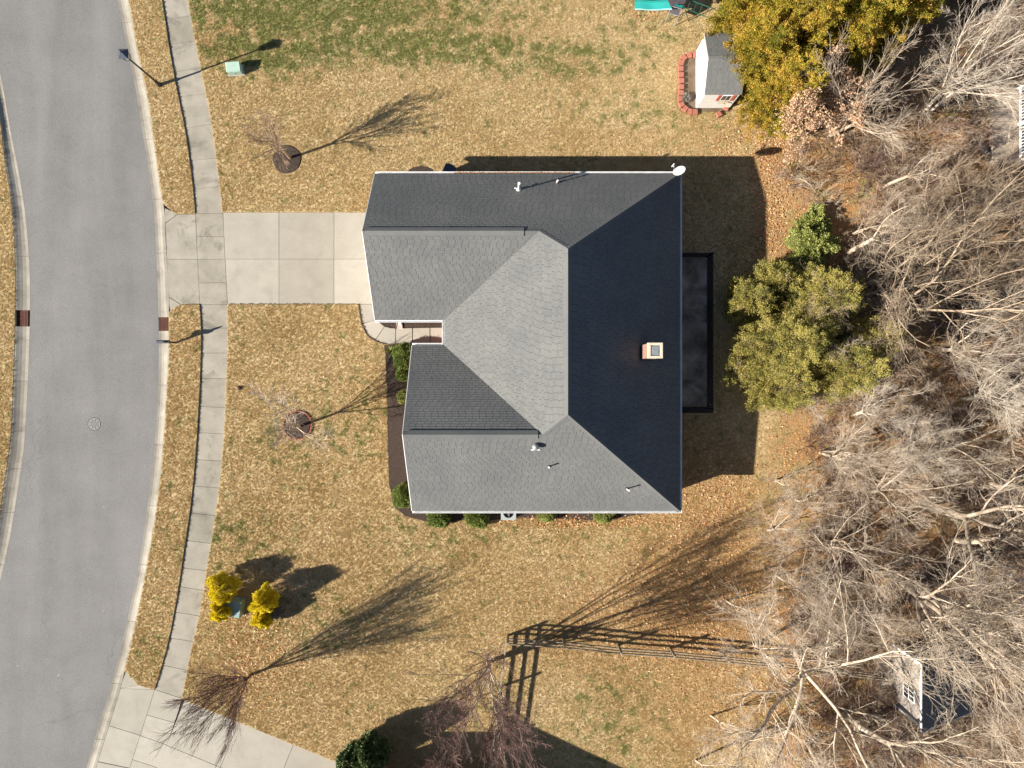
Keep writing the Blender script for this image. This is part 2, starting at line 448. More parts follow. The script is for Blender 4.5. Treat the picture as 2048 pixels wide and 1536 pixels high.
MAT = dict(
    asphalt=asphalt_mat(),
    kerb=concrete_mat('kerb_concrete', (0.235, 0.213, 0.175), (0.325, 0.30, 0.25), 0.55),
    walk=concrete_mat('sidewalk_concrete', (0.24, 0.22, 0.178), (0.33, 0.303, 0.25), 0.75),
    drive=concrete_mat('driveway_concrete', (0.335, 0.31, 0.258), (0.385, 0.358, 0.302), 0.22),
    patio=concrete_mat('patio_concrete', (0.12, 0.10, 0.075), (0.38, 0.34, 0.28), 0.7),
    joint=simple('joint_sand', (0.03, 0.028, 0.024), (0.05, 0.045, 0.038), 8),
    soil=simple('bare_soil', (0.09, 0.06, 0.04), (0.14, 0.10, 0.065), 3, bumpd=0.02),
    lawn=lawn_ground_mat(),
    blade=grass_blade_mat(),
    shingle=shingle_mat(),
    underlay_shade=simple('roof_underlay_shade', (0.025, 0.025, 0.028), None, 4, 0.95, 0.1),  # underlay kept near black so the slots between tabs look shaded
    brick=brick_mat('house_brick', (0.30, 0.13, 0.08), (0.38, 0.19, 0.12), (0.42, 0.38, 0.33)),
    chim=brick_mat('chimney_brick', (0.22, 0.115, 0.08), (0.29, 0.16, 0.11), (0.34, 0.28, 0.23)),
    white=simple('white_paint', (0.80, 0.80, 0.79), (0.70, 0.70, 0.69), 3, 0.5, 0.4),
    offwhite=simple('off_white_siding', (0.66, 0.64, 0.60), (0.60, 0.58, 0.54), 3, 0.6, 0.3),
    taupe=simple('taupe_siding', (0.32, 0.28, 0.25), (0.27, 0.24, 0.21), 3, 0.7, 0.3),
    mulch=simple('bark_mulch', (0.030, 0.022, 0.018), (0.095, 0.070, 0.055), 22, 0.95, 0.1, bumpd=0.03),
    red=simple('red_block', (0.34, 0.135, 0.09), (0.27, 0.10, 0.07), 9, 0.9, 0.1, bumpd=0.004),
    redpaint=simple('red_paint', (0.45, 0.10, 0.07), None, 4, 0.5),
    rust=simple('rusty_iron', (0.16, 0.065, 0.045), (0.09, 0.04, 0.03), 14, 0.8, 0.3, 0.2),
    iron=simple('cast_iron', (0.26, 0.26, 0.255), (0.20, 0.20, 0.20), 12, 0.7, 0.4, 0.2),
    manhole=simple('worn_cast_iron', (0.10, 0.10, 0.10), (0.14, 0.14, 0.14), 12, 0.8, 0.3),
    black=simple('black_metal', (0.012, 0.012, 0.014), (0.02, 0.02, 0.023), 5, 0.45, 0.5),
    bluegrey=simple('slate_grey_metal', (0.045, 0.055, 0.085), (0.03, 0.038, 0.06), 5, 0.5, 0.5),
    dark=simple('dark_void', (0.01, 0.01, 0.01), None, 5, 0.9),
    glass=simple('window_glass', (0.03, 0.035, 0.04), None, 2, 0.12, 0.6),
    cabinet=simple('pale_green_enamel', (0.30, 0.42, 0.35), (0.26, 0.37, 0.31), 4, 0.5, 0.4),
    cabinet2=simple('grey_green_enamel', (0.20, 0.28, 0.27), (0.17, 0.24, 0.235), 4, 0.5, 0.4),
    teal=simple('teal_plastic', (0.01, 0.22, 0.20), (0.012, 0.18, 0.17), 3, 0.4, 0.5),
    greenmetal=simple('dark_green_metal', (0.015, 0.10, 0.07), None, 3, 0.45, 0.5),
    canvas=simple('charcoal_canvas', (0.075, 0.065, 0.075), None, 5, 0.8),
    pvc=simple('white_pvc', (0.78, 0.80, 0.82), (0.7, 0.72, 0.74), 6, 0.4, 0.5),
    galv=simple('galvanised_steel', (0.36, 0.38, 0.38), (0.27, 0.29, 0.30), 6, 0.45, 0.5, 0.5),
    brownmetal=simple('brown_boot', (0.09, 0.055, 0.045), None, 6, 0.7),
    dish=simple('dish_grey', (0.52, 0.53, 0.52), (0.47, 0.48, 0.47), 6, 0.5, 0.4),
    crownm=simple('chimney_crown', (0.60, 0.52, 0.40), (0.46, 0.38, 0.28), 14, 0.85),
    ac=simple('condenser_grey', (0.33, 0.37, 0.36), (0.28, 0.31, 0.30), 6, 0.5, 0.4),
    wood=simple('weathered_rail', (0.30, 0.255, 0.19), (0.17, 0.14, 0.10), 10, 0.85, 0.15, bumpd=0.003),
    deck=simple('pale_deck_board', (0.40, 0.33, 0.26), (0.30, 0.24, 0.18), 7, 0.85),
    pinkstone=simple('pink_splash_stone', (0.5, 0.38, 0.34), None, 8, 0.9),
    stone=simple('shadow_dark_stone', (0.07, 0.06, 0.055), (0.12, 0.10, 0.085), 9, 0.95, bumpd=0.01),
    bark=bark_mat('pale_grey_bark', [(0.3, (0.27, 0.21, 0.15)), (0.55, (0.47, 0.395, 0.31)), (0.75, (0.66, 0.58, 0.48))], 1.5),
    bark_white=bark_mat('whitish_bark', [(0.3, (0.30, 0.25, 0.195)), (0.7, (0.58, 0.52, 0.44))], 2.0),
    bark_tan=bark_mat('tan_bark', [(0.3, (0.20, 0.15, 0.105)), (0.7, (0.46, 0.37, 0.27))], 1.5),
    bark_red=bark_mat('reddish_twig_bark', [(0.3, (0.12, 0.075, 0.065)), (0.7, (0.24, 0.155, 0.14))]),
    bark_brown=bark_mat('grey_brown_bark', [(0.3, (0.20, 0.14, 0.095)), (0.7, (0.40, 0.30, 0.21))]),
    bark_dark=bark_mat('dark_bark', [(0.3, (0.06, 0.045, 0.035)), (0.7, (0.13, 0.10, 0.075))]),
    cedar=attr_mat('golden_cedar_sprays', [(0.0, (0.06, 0.075, 0.012)), (0.3, (0.20, 0.19, 0.025)), (0.6, (0.38, 0.28, 0.035)), (0.85, (0.54, 0.33, 0.06)), (1.0, (0.52, 0.34, 0.12))], 0.8, 0.15, cn=(0.9, 1.1), transl=0.2),
    olive=attr_mat('olive_evergreen_sprays', [(0.0, (0.06, 0.065, 0.025)), (0.3, (0.20, 0.19, 0.055)), (0.65, (0.36, 0.31, 0.075)), (0.85, (0.42, 0.33, 0.13)), (1.0, (0.44, 0.38, 0.26))], 0.8, 0.15, cn=(0.9, 0.8), transl=0.2),
    box_leaf=attr_mat('clipped_shrub_leaves', [(0.0, (0.05, 0.075, 0.015)), (0.5, (0.14, 0.19, 0.035)), (0.8, (0.28, 0.33, 0.08)), (1.0, (0.50, 0.50, 0.18))], 0.6, 0.3, cn=(4, 0.5), transl=0.15),
    bright_leaf=attr_mat('bright_green_leaves', [(0.0, (0.10, 0.12, 0.03)), (0.5, (0.26, 0.29, 0.07)), (1.0, (0.46, 0.46, 0.17))], 0.6, 0.3, cn=(4, 0.5), transl=0.2),
    holly_leaf=attr_mat('dark_glossy_leaves', [(0.0, (0.02, 0.04, 0.012)), (0.5, (0.06, 0.10, 0.03)), (1.0, (0.28, 0.32, 0.10))], 0.5, 0.4, cn=(3, 0.4)),
    gold_leaf=attr_mat('yellow_shrub_leaves', [(0.0, (0.20, 0.21, 0.01)), (0.35, (0.62, 0.52, 0.02)), (0.75, (0.82, 0.64, 0.02)), (1.0, (0.85, 0.70, 0.05))], 0.6, 0.3, cn=(5, 0.6), transl=0.25),
    grey_leaf=attr_mat('greyish_leaves', [(0.0, (0.10, 0.09, 0.07)), (1.0, (0.34, 0.30, 0.26))], 0.8, 0.2),
    dead_leaf=attr_mat('clinging_tan_leaves', [(0.0, (0.30, 0.17, 0.09)), (0.5, (0.50, 0.33, 0.21)), (1.0, (0.66, 0.49, 0.34))], 0.85, 0.1, transl=0.2),
    litter=attr_mat('fallen_leaves', [(0.0, (0.20, 0.09, 0.035)), (0.4, (0.42, 0.20, 0.08)), (0.8, (0.54, 0.31, 0.15)), (1.0, (0.66, 0.46, 0.30))], 0.85, 0.1),
    yucca=attr_mat('striped_yucca_blades', [(0.0, (0.10, 0.14, 0.03)), (0.6, (0.30, 0.32, 0.06)), (1.0, (0.50, 0.46, 0.14))], 0.6, 0.3),
)

# ------------------------------------------------------------------ surveyed edges (plan pixels)
road_r = smooth_curve([-1100, -600, 0, 78, 156, 259, 344, 437, 534, 634, 709, 765, 890, 1012, 1130, 1243, 1363, 1473, 1536, 2000, 2700],
                      [-230, 35, 234, 250, 266, 283, 297, 308, 312.5, 315.6, 316.6, 315.6, 308, 294, 276.5, 253, 223.5, 190, 172, 12, -330])
kerb_r = smooth_curve([-1100, -600, 0, 109, 187, 281, 375, 431, 471, 580, 634, 721, 799, 909, 1012, 1132, 1252, 1368, 1480, 1533, 2000, 2700],
                      [-206, 60, 258, 278, 295, 309, 322, 330, 330.6, 337.5, 338.4, 338.4, 334, 326.5, 315, 295, 271, 243, 209, 192.5, 36, -306])
walk_l = smooth_curve([-1100, -600, 0, 72, 156, 250, 328, 425, 518, 609, 665, 737, 831, 909, 1003, 1107, 1198, 1293, 1379, 1519, 2000, 2700],
                      [-136, 130, 325, 336, 350, 369, 381, 391, 395, 400, 403, 401.6, 397, 392, 383, 368, 354, 335, 309.6, 265, 106, -236])
walk_r = smooth_curve([-1100, -600, 0, 62, 156, 237, 322, 422, 518, 609, 659, 737, 846, 921, 995, 1065, 1140, 1231, 1293, 1397, 1535, 2000, 2700],
                      [-84, 182, 376.5, 387.5, 406, 422, 434, 445, 450, 454.7, 456, 454.7, 450, 445, 436.7, 426, 414, 399.4, 385, 364, 317, 158, -184])
road_l = smooth_curve([-1100, -600, 0, 159, 259, 344, 391, 469, 549, 643, 752, 840, 909, 941, 1024, 1094, 1157, 1400, 2000, 2700],
                      [-520, -240, -42, 1.6, 19, 36, 44, 53, 58, 58, 54.7, 50, 45, 40, 27, 14.5, 0, -65, -290, -640])
kerb_l = smooth_curve([-1100, -600, 0, 237, 312, 400, 487, 596, 690, 784, 877, 921, 995, 1036, 1157, 1400, 2000, 2700],
                      [-544, -264, -64, 0, 9.4, 23, 29.7, 31.5, 30, 26.6, 22, 16.5, 5, 0, -24, -90, -314, -664])

def edge_pts(f, y0, y1, step=24):
    n = max(2, int(abs(y1 - y0) / step) + 1)
    return [(f(y), y) for y in np.linspace(y0, y1, n)]
W2 = lambda pts: [G(*p) for p in pts]

# ------------------------------------------------------------------ ground, road, kerbs, pavements
ZL, ZR = 0.06, -0.07       # lawn surface, road surface
gm = MB().poly([(-400, -400, -0.25), (400, -400, -0.25), (400, 400, -0.25), (-400, 400, -0.25)])
tag(gm.build('ground', MAT['soil']), kind='structure')
road = prism('road', W2(edge_pts(road_l, -1100, 2700) + edge_pts(road_r, 2700, -1100)), -0.2, ZR, MAT['asphalt'])
tag(road, kind='structure')

def kerb_run(fin, fout, joints, label):
    root = empty('kerb'); tag(root, kind='structure')
    prof = [(0.0, ZR + 0.004), (0.25, ZR - 0.008), (0.5, ZR + 0.016), (0.72, ZR + 0.065), (0.88, ZL - 0.022), (1.0, ZL - 0.008)]
    for a, b in zip(joints[:-1], joints[1:]):
        ys = np.linspace(a + 0.28, b - 0.28, max(2, int((b - a) / 22)))
        vs, fs = [], []
        for y in ys:
            x0, x1 = fin(y), fout(y)
            low = label == 'e' and (430 < y < 622 or 1352 < y < 2700)
            for t, z in prof + [(1.0, -0.2), (0.0, -0.2)]:
                if low and z > -0.01: z = -0.012 + 0.014 * (t - .6)
                gx, gy = G(x0 + (x1 - x0) * t, y)
                vs.append((gx, gy, z))
        n = 8
        for i in range(len(ys) - 1):
            for k in range(n):
                q = (i * n + k, i * n + (k + 1) % n, (i + 1) * n + (k + 1) % n, (i + 1) * n + k)
                fs.append(q)
        fs.append(tuple(range(n))); fs.append(tuple((len(ys) - 1) * n + k for k in reversed(range(n))))
        mb = MB(); mb.add(vs, fs); mb.build('kerb_segment', MAT['kerb'], root)
    return root
J = [-1100, -980, -860, -740, -620, -500, -380, -270, -160, -50, 44, 159, 278, 398, 506, 631, 662, 770, 890, 1012, 1130, 1243, 1368, 1480, 1590, 1700, 1810, 1920, 2040, 2160, 2280, 2400, 2520, 2640]
kerb_run(road_r, kerb_r, [j for j in J if j != 662][:15] + [634.5], 'e')
kerb_run(road_r, kerb_r, [661.5] + J[17:], 'e')
JL = [-1100, -980, -860, -740, -620, -500, -380, -270, -160, -50, 60, 159, 259, 392, 512, 620.5]
kerb_run(road_l, kerb_l, JL, 'w')
kerb_run(road_l, kerb_l, [652.5, 762, 862, 938, 1025, 1130, 1240, 1350, 1460, 1580, 1700, 1820, 1940, 2060, 2180, 2300, 2420, 2540, 2660], 'w')

def slab_quads(root, fl, fr, joints, mat, gap=0.20, z=0.0):
    """joints: (y at the left edge, y at the right edge); one slab object per pair."""
    for (a0, a1), (b0, b1) in zip(joints[:-1], joints[1:]):
        L = [(fl(y), y) for y in np.linspace(a0 + gap, b0 - gap, 3)]
        Rr = [(fr(y), y) for y in np.linspace(b1 - gap, a1 + gap, 3)]
        prism('slab', W2(L + Rr), -0.12, z + random.uniform(-0.003, 0.003), mat, root, 0.008)

random.seed(3)
walk = empty('sidewalk'); tag(walk, kind='structure')
prism('joint_bed', W2(edge_pts(lambda y: walk_l(y) + 0.8, -1100, 2700) + edge_pts(lambda y: walk_r(y) - 0.8, 2700, -1100)), -0.2, -0.03, MAT['joint'], walk)
WJ = [(-1100 + 50 * i, -1108 + 50 * i) for i in range(22)] + [(-13, -21), (39, 31), (89, 83), (144, 136), (194, 187), (256, 248), (321, 316), (378, 373), (427, 427), (473, 473), (519, 518), (566, 565), (609, 609), (656, 656), (706, 706), (757, 757),
      (813, 815), (865, 868), (919, 922), (972, 976), (1026, 1031), (1081, 1087), (1136, 1141), (1173, 1181), (1224, 1232), (1276, 1283), (1330, 1341), (1379, 1397)]
slab_quads(walk, walk_l, walk_r, WJ, MAT['walk'])
NJ = [(1379, 1397), (1430, 1445.5), (1471, 1490), (1519, 1536), (1566, 1583), (1614, 1630)] + [(1664 + 50 * i, 1680 + 50 * i) for i in range(20)]
slab_quads(walk, walk_l, walk_r, NJ, MAT['drive'])

drv = empty('driveway'); tag(drv, kind='structure')
prism('joint_bed', W2([(330, 432), (358, 429), (391.5, 429), (446, 426), (800, 426), (800, 607), (455, 607), (400, 607), (340, 612)]), -0.2, -0.03, MAT['joint'], drv)
g = 0.2
for poly in ([(450 - 4, 425), (558 - g, 425), (558 - g, 518 - g), (450.2, 518 - g)], [(558 + g, 425), (668 - g, 425), (668 - g, 518 - g), (558 + g, 518 - g)],
             [(668 + g, 425), (800, 425), (800, 518 - g), (668 + g, 518 - g)], [(450.2 + .3, 518 + g), (558 - g, 518 + g), (558 - g, 608), (454.7 + .3, 608)],
             [(558 + g, 518 + g), (668 - g, 518 + g), (668 - g, 608), (558 + g, 608)], [(668 + g, 518 + g), (800, 518 + g), (800, 608), (668 + g, 608)]):
    prism('slab', W2(poly), -0.12, random.uniform(-0.002, 0.002), MAT['drive'], drv, 0.008)
for poly in ([(kerb_r(447) + .4, 447), (355, 428.5), (walk_l(428.5) - .3, 428.5), (walk_l(518.5) - .3, 518.5), (kerb_r(518.5) + .4, 518.5)],
             [(kerb_r(519) + .4, 519), (walk_l(519) - .3, 519), (walk_l(608) - .3, 608.5), (362, 608.5), (kerb_r(594) + .4, 594)],
             [(kerb_r(418) + .4, 416), (344, 422.5), (354.4, 428.2), (kerb_r(445) + .4, 446)], [(kerb_r(595) + .4, 595), (361.2, 609), (350, 615), (kerb_r(625) + .4, 624)]):
    prism('slab', W2(poly), -0.12, -0.004, MAT['walk'], drv, 0.008)

nd = empty('driveway'); tag(nd, kind='structure')
def nrot(px, py):      # the neighbour's driveway runs at an angle of about 22 degrees
    a = R(22.3); c, s = math.cos(a), math.sin(a)
    return (331.5 + px * c - py * s, 1490 + px * s + py * c)
prism('joint_bed', W2([(244, 1366), (309, 1381), (nrot(34, -98)), (nrot(440, -98)), (nrot(440, 400)), (nrot(-150, 400)), (160, 1700), (205, 1500)]), -0.24, -0.035, MAT['joint'], nd)
g = 0.25
for i, (xa, xb) in enumerate(((1.2, 118), (118, 236), (236, 360), (360, 480))):
    for (ya, yb) in ((-98, 0), (0, 110), (110, 230)):
        x0 = xa + g + (0 if i else 0)
        q = [nrot(x0, ya + g), nrot(xb - g, ya + g), nrot(xb - g, yb - g), nrot(x0, yb - g)]
        prism('slab', W2(q), -0.12, random.uniform(-0.002, 0.002), MAT['drive'], nd, 0.008)
# apron between kerb and pavement
def apron(a, b):
    ys = np.linspace(0, 1, 4)
    L = [(kerb_r(y) + 0.5, y) for y in np.linspace(a[0], b[0], 4)]
    Rr = [(walk_l(y) - 0.4, y) for y in np.linspace(b[1], a[1], 4)]
    prism('slab', W2(L + Rr), -0.12, -0.003, MAT['drive'], nd, 0.008)
apron((1377, 1379.5), (1451.5, 1470.5)); apron((1452, 1471), (1523, 1536)); apron((1524, 1537), (1600, 1614))
prism('slab', W2([(kerb_r(1341) + .5, 1341), (278, 1370), (kerb_r(1376) + .5, 1376.5)]), -0.12, -0.004, MAT['drive'], nd)
prism('slab', W2([(278.6, 1370.3), (309, 1379.0), (kerb_r(1377) + 1, 1376.9)]), -0.12, -0.006, MAT['drive'], nd)

path = empty('path'); tag(path, kind='structure')
outer = [(717.6, 608.3), (718.7, 620), (723.4, 648), (735, 671), (750, 681), (770, 688), (791, 689), (825, 689), (860, 689), (898, 689)]
inner = [(748.5, 608.3), (748.5, 625), (748.5, 640), (758, 644), (769, 653), (780, 656), (791, 657), (825, 656), (860, 655.5), (898, 655)]
prism('joint_bed', W2(outer + inner[::-1]), -0.2, -0.03, MAT['joint'], path)
def lerp(a, b, t): return (a[0] + (b[0] - a[0]) * t, a[1] + (b[1] - a[1]) * t)
for a, b in ((0, 2), (2, 4), (4, 6), (6, 7), (7, 8), (8, 9)):
    oo = outer[a:b + 1][:]; ii = inner[a:b + 1][:]
    oo[0] = lerp(oo[0], oo[1], 0.02); ii[0] = lerp(ii[0], ii[1], 0.02); oo[-1] = lerp(oo[-1], oo[-2], 0.02); ii[-1] = lerp(ii[-1], ii[-2], 0.02)
    prism('slab', W2(oo + ii[::-1]), -0.12, 0.0, MAT['drive'], path, 0.008)

# ------------------------------------------------------------------ lawns
FARX, NY, SY = 3600, -1100, 2700
lawn_north = edge_pts(walk_r, NY, 424) + [(446, 424.6), (800, 424.6), (1000, 500), (FARX, 500), (FARX, NY)]
lawn_south = ([(455.4, 609)] + [(716.8, 609), (717.9, 620), (722.6, 648.4), (734.4, 671.8), (749.6, 682), (769.8, 689), (898, 690), (1000, 500.5), (FARX, 500.5), (FARX, SY)] +
              [(nrot(482, 400)), (nrot(482, -99)), (nrot(3, -99))] + edge_pts(walk_r, 1396, 612))
strip_n = edge_pts(kerb_r, NY, 408) + [(343.5, 421.5), (353.5, 427.5), (390, 427.5)] + edge_pts(lambda y: walk_l(y) - 0.5, 424, NY)
strip_s = [(350.4, 615.6), (362.4, 609.5), (399.4, 609.5)] + edge_pts(lambda y: walk_l(y) - 0.5, 614, 1378) + [(296, 1374.5), (277.5, 1369)] + edge_pts(kerb_r, 1340, 625)
lawn_west = edge_pts(lambda y: kerb_l(y), NY, SY) + [(-2600, SY), (-2600, NY)]
LAWNS = [lawn_north, lawn_south, strip_n, strip_s, lawn_west]
for k, poly in enumerate(LAWNS):
    o = prism('lawn', W2(poly), -0.2, ZL, MAT['lawn']); tag(o, kind='structure')

mulch_front = [(770, 690), (771, 718), (775, 791), (776, 900), (779, 970), (787, 1012), (810, 1031), (852, 1043), (904, 1042), (927, 1038), (986, 1040), (1044, 1035), (1115, 1036), (1173, 1040), (1220, 1038), (1300, 1026), (1322, 1018), (1322, 980), (850, 980), (850, 700), (898, 696), (898, 690.5)]
mulch_court = [(750.5, 638), (758.5, 643), (769.3, 652.2), (780.4, 655), (791, 656), (825, 655), (898, 654), (898, 628), (750.5, 628)]
side_patch = [(812, 360), (815, 345), (822, 338), (838, 333), (852, 334), (864, 339), (870, 347), (872, 360)]
def jit(poly, a=1.2, step=9):
    out = []
    for p, q in zip(poly, poly[1:] + poly[:1]):
        n = max(1, int(math.dist(p, q) / step))
        for i in range(n):
            t = i / n
            out.append((p[0] + (q[0] - p[0]) * t + random.uniform(-a, a), p[1] + (q[1] - p[1]) * t + random.uniform(-a, a)))
    return out
tag(prism('mulch_bed', W2(jit(mulch_front)), 0.0, ZL + 0.035, MAT['mulch']), kind='structure')
tag(prism('mulch_bed', W2(mulch_court), -0.1, ZL + 0.02, MAT['mulch']), kind='structure')
tag(prism('mulch_bed', W2(jit(side_patch, 0.6)), 0.0, ZL + 0.035, MAT['mulch']), kind='structure')  # dark half-round patch beside the north wall, in the mulch colour

patio = empty('patio'); tag(patio, kind='structure')
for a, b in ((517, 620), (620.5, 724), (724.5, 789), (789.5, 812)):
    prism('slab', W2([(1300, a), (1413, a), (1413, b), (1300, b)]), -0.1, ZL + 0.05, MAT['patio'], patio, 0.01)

tag(prism('mulch_bed', W2([(1413.5, 515), (1300, 515), (1300, 506), (1426, 506), (1426, 826), (1300, 826), (1300, 814), (1413.5, 814)]), 0, ZL + .03, MAT['mulch']), kind='structure')

# ------------------------------------------------------------------ grass, leaves: scatter
rng = np.random.default_rng(7)
def in_poly(x, y, poly):
    p = np.array(poly); inside = np.zeros(len(x), bool); j = len(p) - 1
    for i in range(len(p)):
        xi, yi, xj, yj = p[i, 0], p[i, 1], p[j, 0], p[j, 1]
        with np.errstate(divide='ignore', invalid='ignore'):
            c = ((yi > y) != (yj > y)) & (x < (xj - xi) * (y - yi) / (yj - yi + 1e-12) + xi)
        inside ^= c; j = i
    return inside

def scatter_tree(name):
    """Instances of a few small meshes on the points of a mesh, turned and scaled at random."""
    ng = bpy.data.node_groups.new(name, 'GeometryNodeTree')
    ng.interface.new_socket('Geometry', in_out='INPUT', socket_type='NodeSocketGeometry')
    ng.interface.new_socket('Geometry', in_out='OUTPUT', socket_type='NodeSocketGeometry')
    return ng

def scatter(name, pts, protos, smin, smax, tilt=0.25):
    me = bpy.data.meshes.new(name); me.vertices.add(len(pts)); me.vertices.foreach_set('co', pts.astype(np.float32).ravel()); me.update()
    o = link(name, me)
    ng = scatter_tree(name + '_scatter'); N, Lk = ng.nodes, ng.links
    gi = N.new('NodeGroupInput'); go = N.new('NodeGroupOutput')
    jn = N.new('GeometryNodeJoinGeometry')
    for pr in protos:
        oi = N.new('GeometryNodeObjectInfo'); oi.inputs['Object'].default_value = pr; oi.inputs['As Instance'].default_value = True
        Lk.new(oi.outputs['Geometry'], jn.inputs[0])
    ip = N.new('GeometryNodeInstanceOnPoints'); ip.inputs['Pick Instance'].default_value = True
    rv = N.new('FunctionNodeRandomValue'); rv.data_type = 'FLOAT_VECTOR'
    rv.inputs[0].default_value = (-tilt, -tilt, 0); rv.inputs[1].default_value = (tilt, tilt, 6.283)
    rs = N.new('FunctionNodeRandomValue'); rs.data_type = 'FLOAT'; rs.inputs[2].default_value = smin; rs.inputs[3].default_value = smax; rs.inputs['Seed'].default_value = 5
    Lk.new(gi.outputs[0], ip.inputs['Points']); Lk.new(jn.outputs[0], ip.inputs['Instance'])
    Lk.new(rv.outputs[0], ip.inputs['Rotation']); Lk.new(rs.outputs[1], ip.inputs['Scale'])
    Lk.new(ip.outputs[0], go.inputs[0])
    md = o.modifiers.new('scatter', 'NODES'); md.node_group = ng
    return o

def tuft(seed, nb=30, rad=0.055, h=(0.022, 0.062), w=0.0042, lean=0.8):
    r_ = np.random.default_rng(seed)
    a = r_.uniform(0, 6.283, nb); d = rad * np.sqrt(r_.uniform(0, 1, nb))
    bx, by = d * np.cos(a), d * np.sin(a)
    hh = r_.uniform(*h, nb); ln = r_.uniform(0.2, lean, nb) * hh; b = r_.uniform(0, 6.283, nb)
    ww = w * r_.uniform(0.6, 1.3, nb)
    px_, py_ = -np.sin(b) * ww, np.cos(b) * ww
    V = np.zeros((nb, 3, 3))
    V[:, 0] = np.stack([bx - px_, by - py_, np.zeros(nb) - 0.01], 1); V[:, 1] = np.stack([bx + px_, by + py_, np.zeros(nb) - 0.01], 1)
    V[:, 2] = np.stack([bx + np.cos(b) * ln, by + np.sin(b) * ln, hh], 1)
    me = np_mesh('grass_tuft', V.reshape(-1, 3), np.arange(nb * 3).reshape(-1, 3), MAT['blade'])
    return bpy.data.objects.new('grass_tuft', me)

# points on the part of the lawns the photograph covers
DENS = 330
x0, x1, y0, y1 = -90, 1700, -60, 1600
n = int(M(x1 - x0) * M(y1 - y0) * DENS)
sx, sy = rng.uniform(x0, x1, n), rng.uniform(y0, y1, n)
ok = np.zeros(n, bool)
for poly in LAWNS: ok |= in_poly(sx, sy, poly)
house_fp = [(775, 385), (1326, 385), (1326, 994), (845, 994), (845, 705), (898, 690), (898, 655), (775, 640)]
bed_play = [(1361, 120), (1380, 112), (1460, 100), (1460, 225), (1375, 224), (1361, 212)]
for poly in (house_fp, mulch_front, mulch_court, side_patch, [(1300, 504), (1428, 504), (1428, 828), (1300, 828)], bed_play): ok &= ~in_poly(sx, sy, poly)
ok &= (np.hypot(sx - 575, sy - 319) > 28) & (np.hypot(sx - 596, sy - 850) > 29)
wood_edge = 1545 + 40 * np.sin(sy / 90.0) + 30 * np.sin(sy / 37.0 + 1) - 80 * np.clip((sy - 1000) / 300, 0, 1)
keep_p = np.clip((wood_edge + 120 - sx) / 140, 0.04, 1.0)
ok &= rng.uniform(0, 1, n) < keep_p
gx = M(sx[ok] - 1024); gy = M(768 - sy[ok])
grass = scatter('grass', np.stack([gx, gy, np.full(len(gx), ZL)], 1), [tuft(1), tuft(2), tuft(3, 25), tuft(4, 34, 0.05)], 0.7, 1.1, 0.12)
tag(grass, 'dormant straw coloured lawn grass with green patches', 'grass', kind='stuff')

def leaf_scatter(name, px, py, size, z=ZL, lift=0.05, mat='litter', tmin=0.0):
    n = len(px); r_ = rng
    c = np.stack([M(px - 1024), M(768 - py), z + r_.uniform(0.005, lift, n)], 1)
    a = r_.uniform(0, 6.283, n); s = size * r_.uniform(0.6, 1.3, n)
    u = np.stack([np.cos(a), np.sin(a), r_.uniform(-0.5, 0.5, n)], 1) * s[:, None]
    v = np.stack([-np.sin(a), np.cos(a), r_.uniform(-0.5, 0.5, n)], 1) * s[:, None] * 0.6
    V = np.stack([c - u, c + v * 0.9, c + u, c - v], 1).reshape(-1, 3)
    V[1::4, 2] += 0.012; V[3::4, 2] += 0.01
    F = np.arange(n * 4).reshape(-1, 4)
    tint = np.repeat(r_.uniform(tmin, 1, n), 4)
    return link(name, np_mesh(name, V, F, MAT[mat], attrs={'tint': tint}))

def gauss_pts(n, cx, cy, rx, ry):
    return rng.normal(cx, rx, n), rng.normal(cy, ry, n)
LP = []
n = 52000
a, b = rng.uniform(1480, 2250, n), rng.uniform(-120, 1700, n)
we = 1560 + 40 * np.sin(b / 90.0) - 60 * np.clip((b - 1000) / 300, 0, 1)
k = rng.uniform(0, 1, n) < np.clip((a - we + 60) / 120, 0.02, 1) * (0.45 + 0.4 * np.sin(a / 47.0) * np.sin(b / 61.0))
LP.append((a[k], b[k]))
for args in ((2600, 1420, 1180, 80, 90), (1500, 1290, 1240, 90, 60), (700, 1180, 1040, 110, 9), (900, 1430, 1010, 40, 60), (1100, 480, 1340, 65, 50), (200, 440, 1240, 30, 30), (900, 1550, 320, 25, 45),
             (700, 1545, 420, 18, 60), (250, 1300, 20, 30, 20), (350, 1470, 280, 35, 25), (900, 1480, 1380, 80, 70), (160, 560, 1215, 30, 30)):
    LP.append(gauss_pts(*args))
LP.append((rng.uniform(420, 1500, 320), rng.uniform(0, 1530, 320)))
a = np.concatenate([q[0] for q in LP]); b = np.concatenate([q[1] for q in LP])
k = np.zeros(len(a), bool)
for poly in LAWNS: k |= in_poly(a, b, poly)
k &= ~in_poly(a, b, [(745, 345), (1368, 345), (1368, 1022), (745, 1022)]) & ~in_poly(a, b, [(330, 426), (800, 426), (800, 608), (330, 608)]) & (a > 460 - 0.0 * b)
lf = leaf_scatter('fallen_leaves', a[k], b[k], 0.055)
tag(lf, 'dry brown and orange leaves lying on lawn and wood floor', 'leaves', kind='stuff')
# ------------------------------------------------------------------ plants
def unit(v): return v / (np.linalg.norm(v, axis=-1, keepdims=True) + 1e-9)

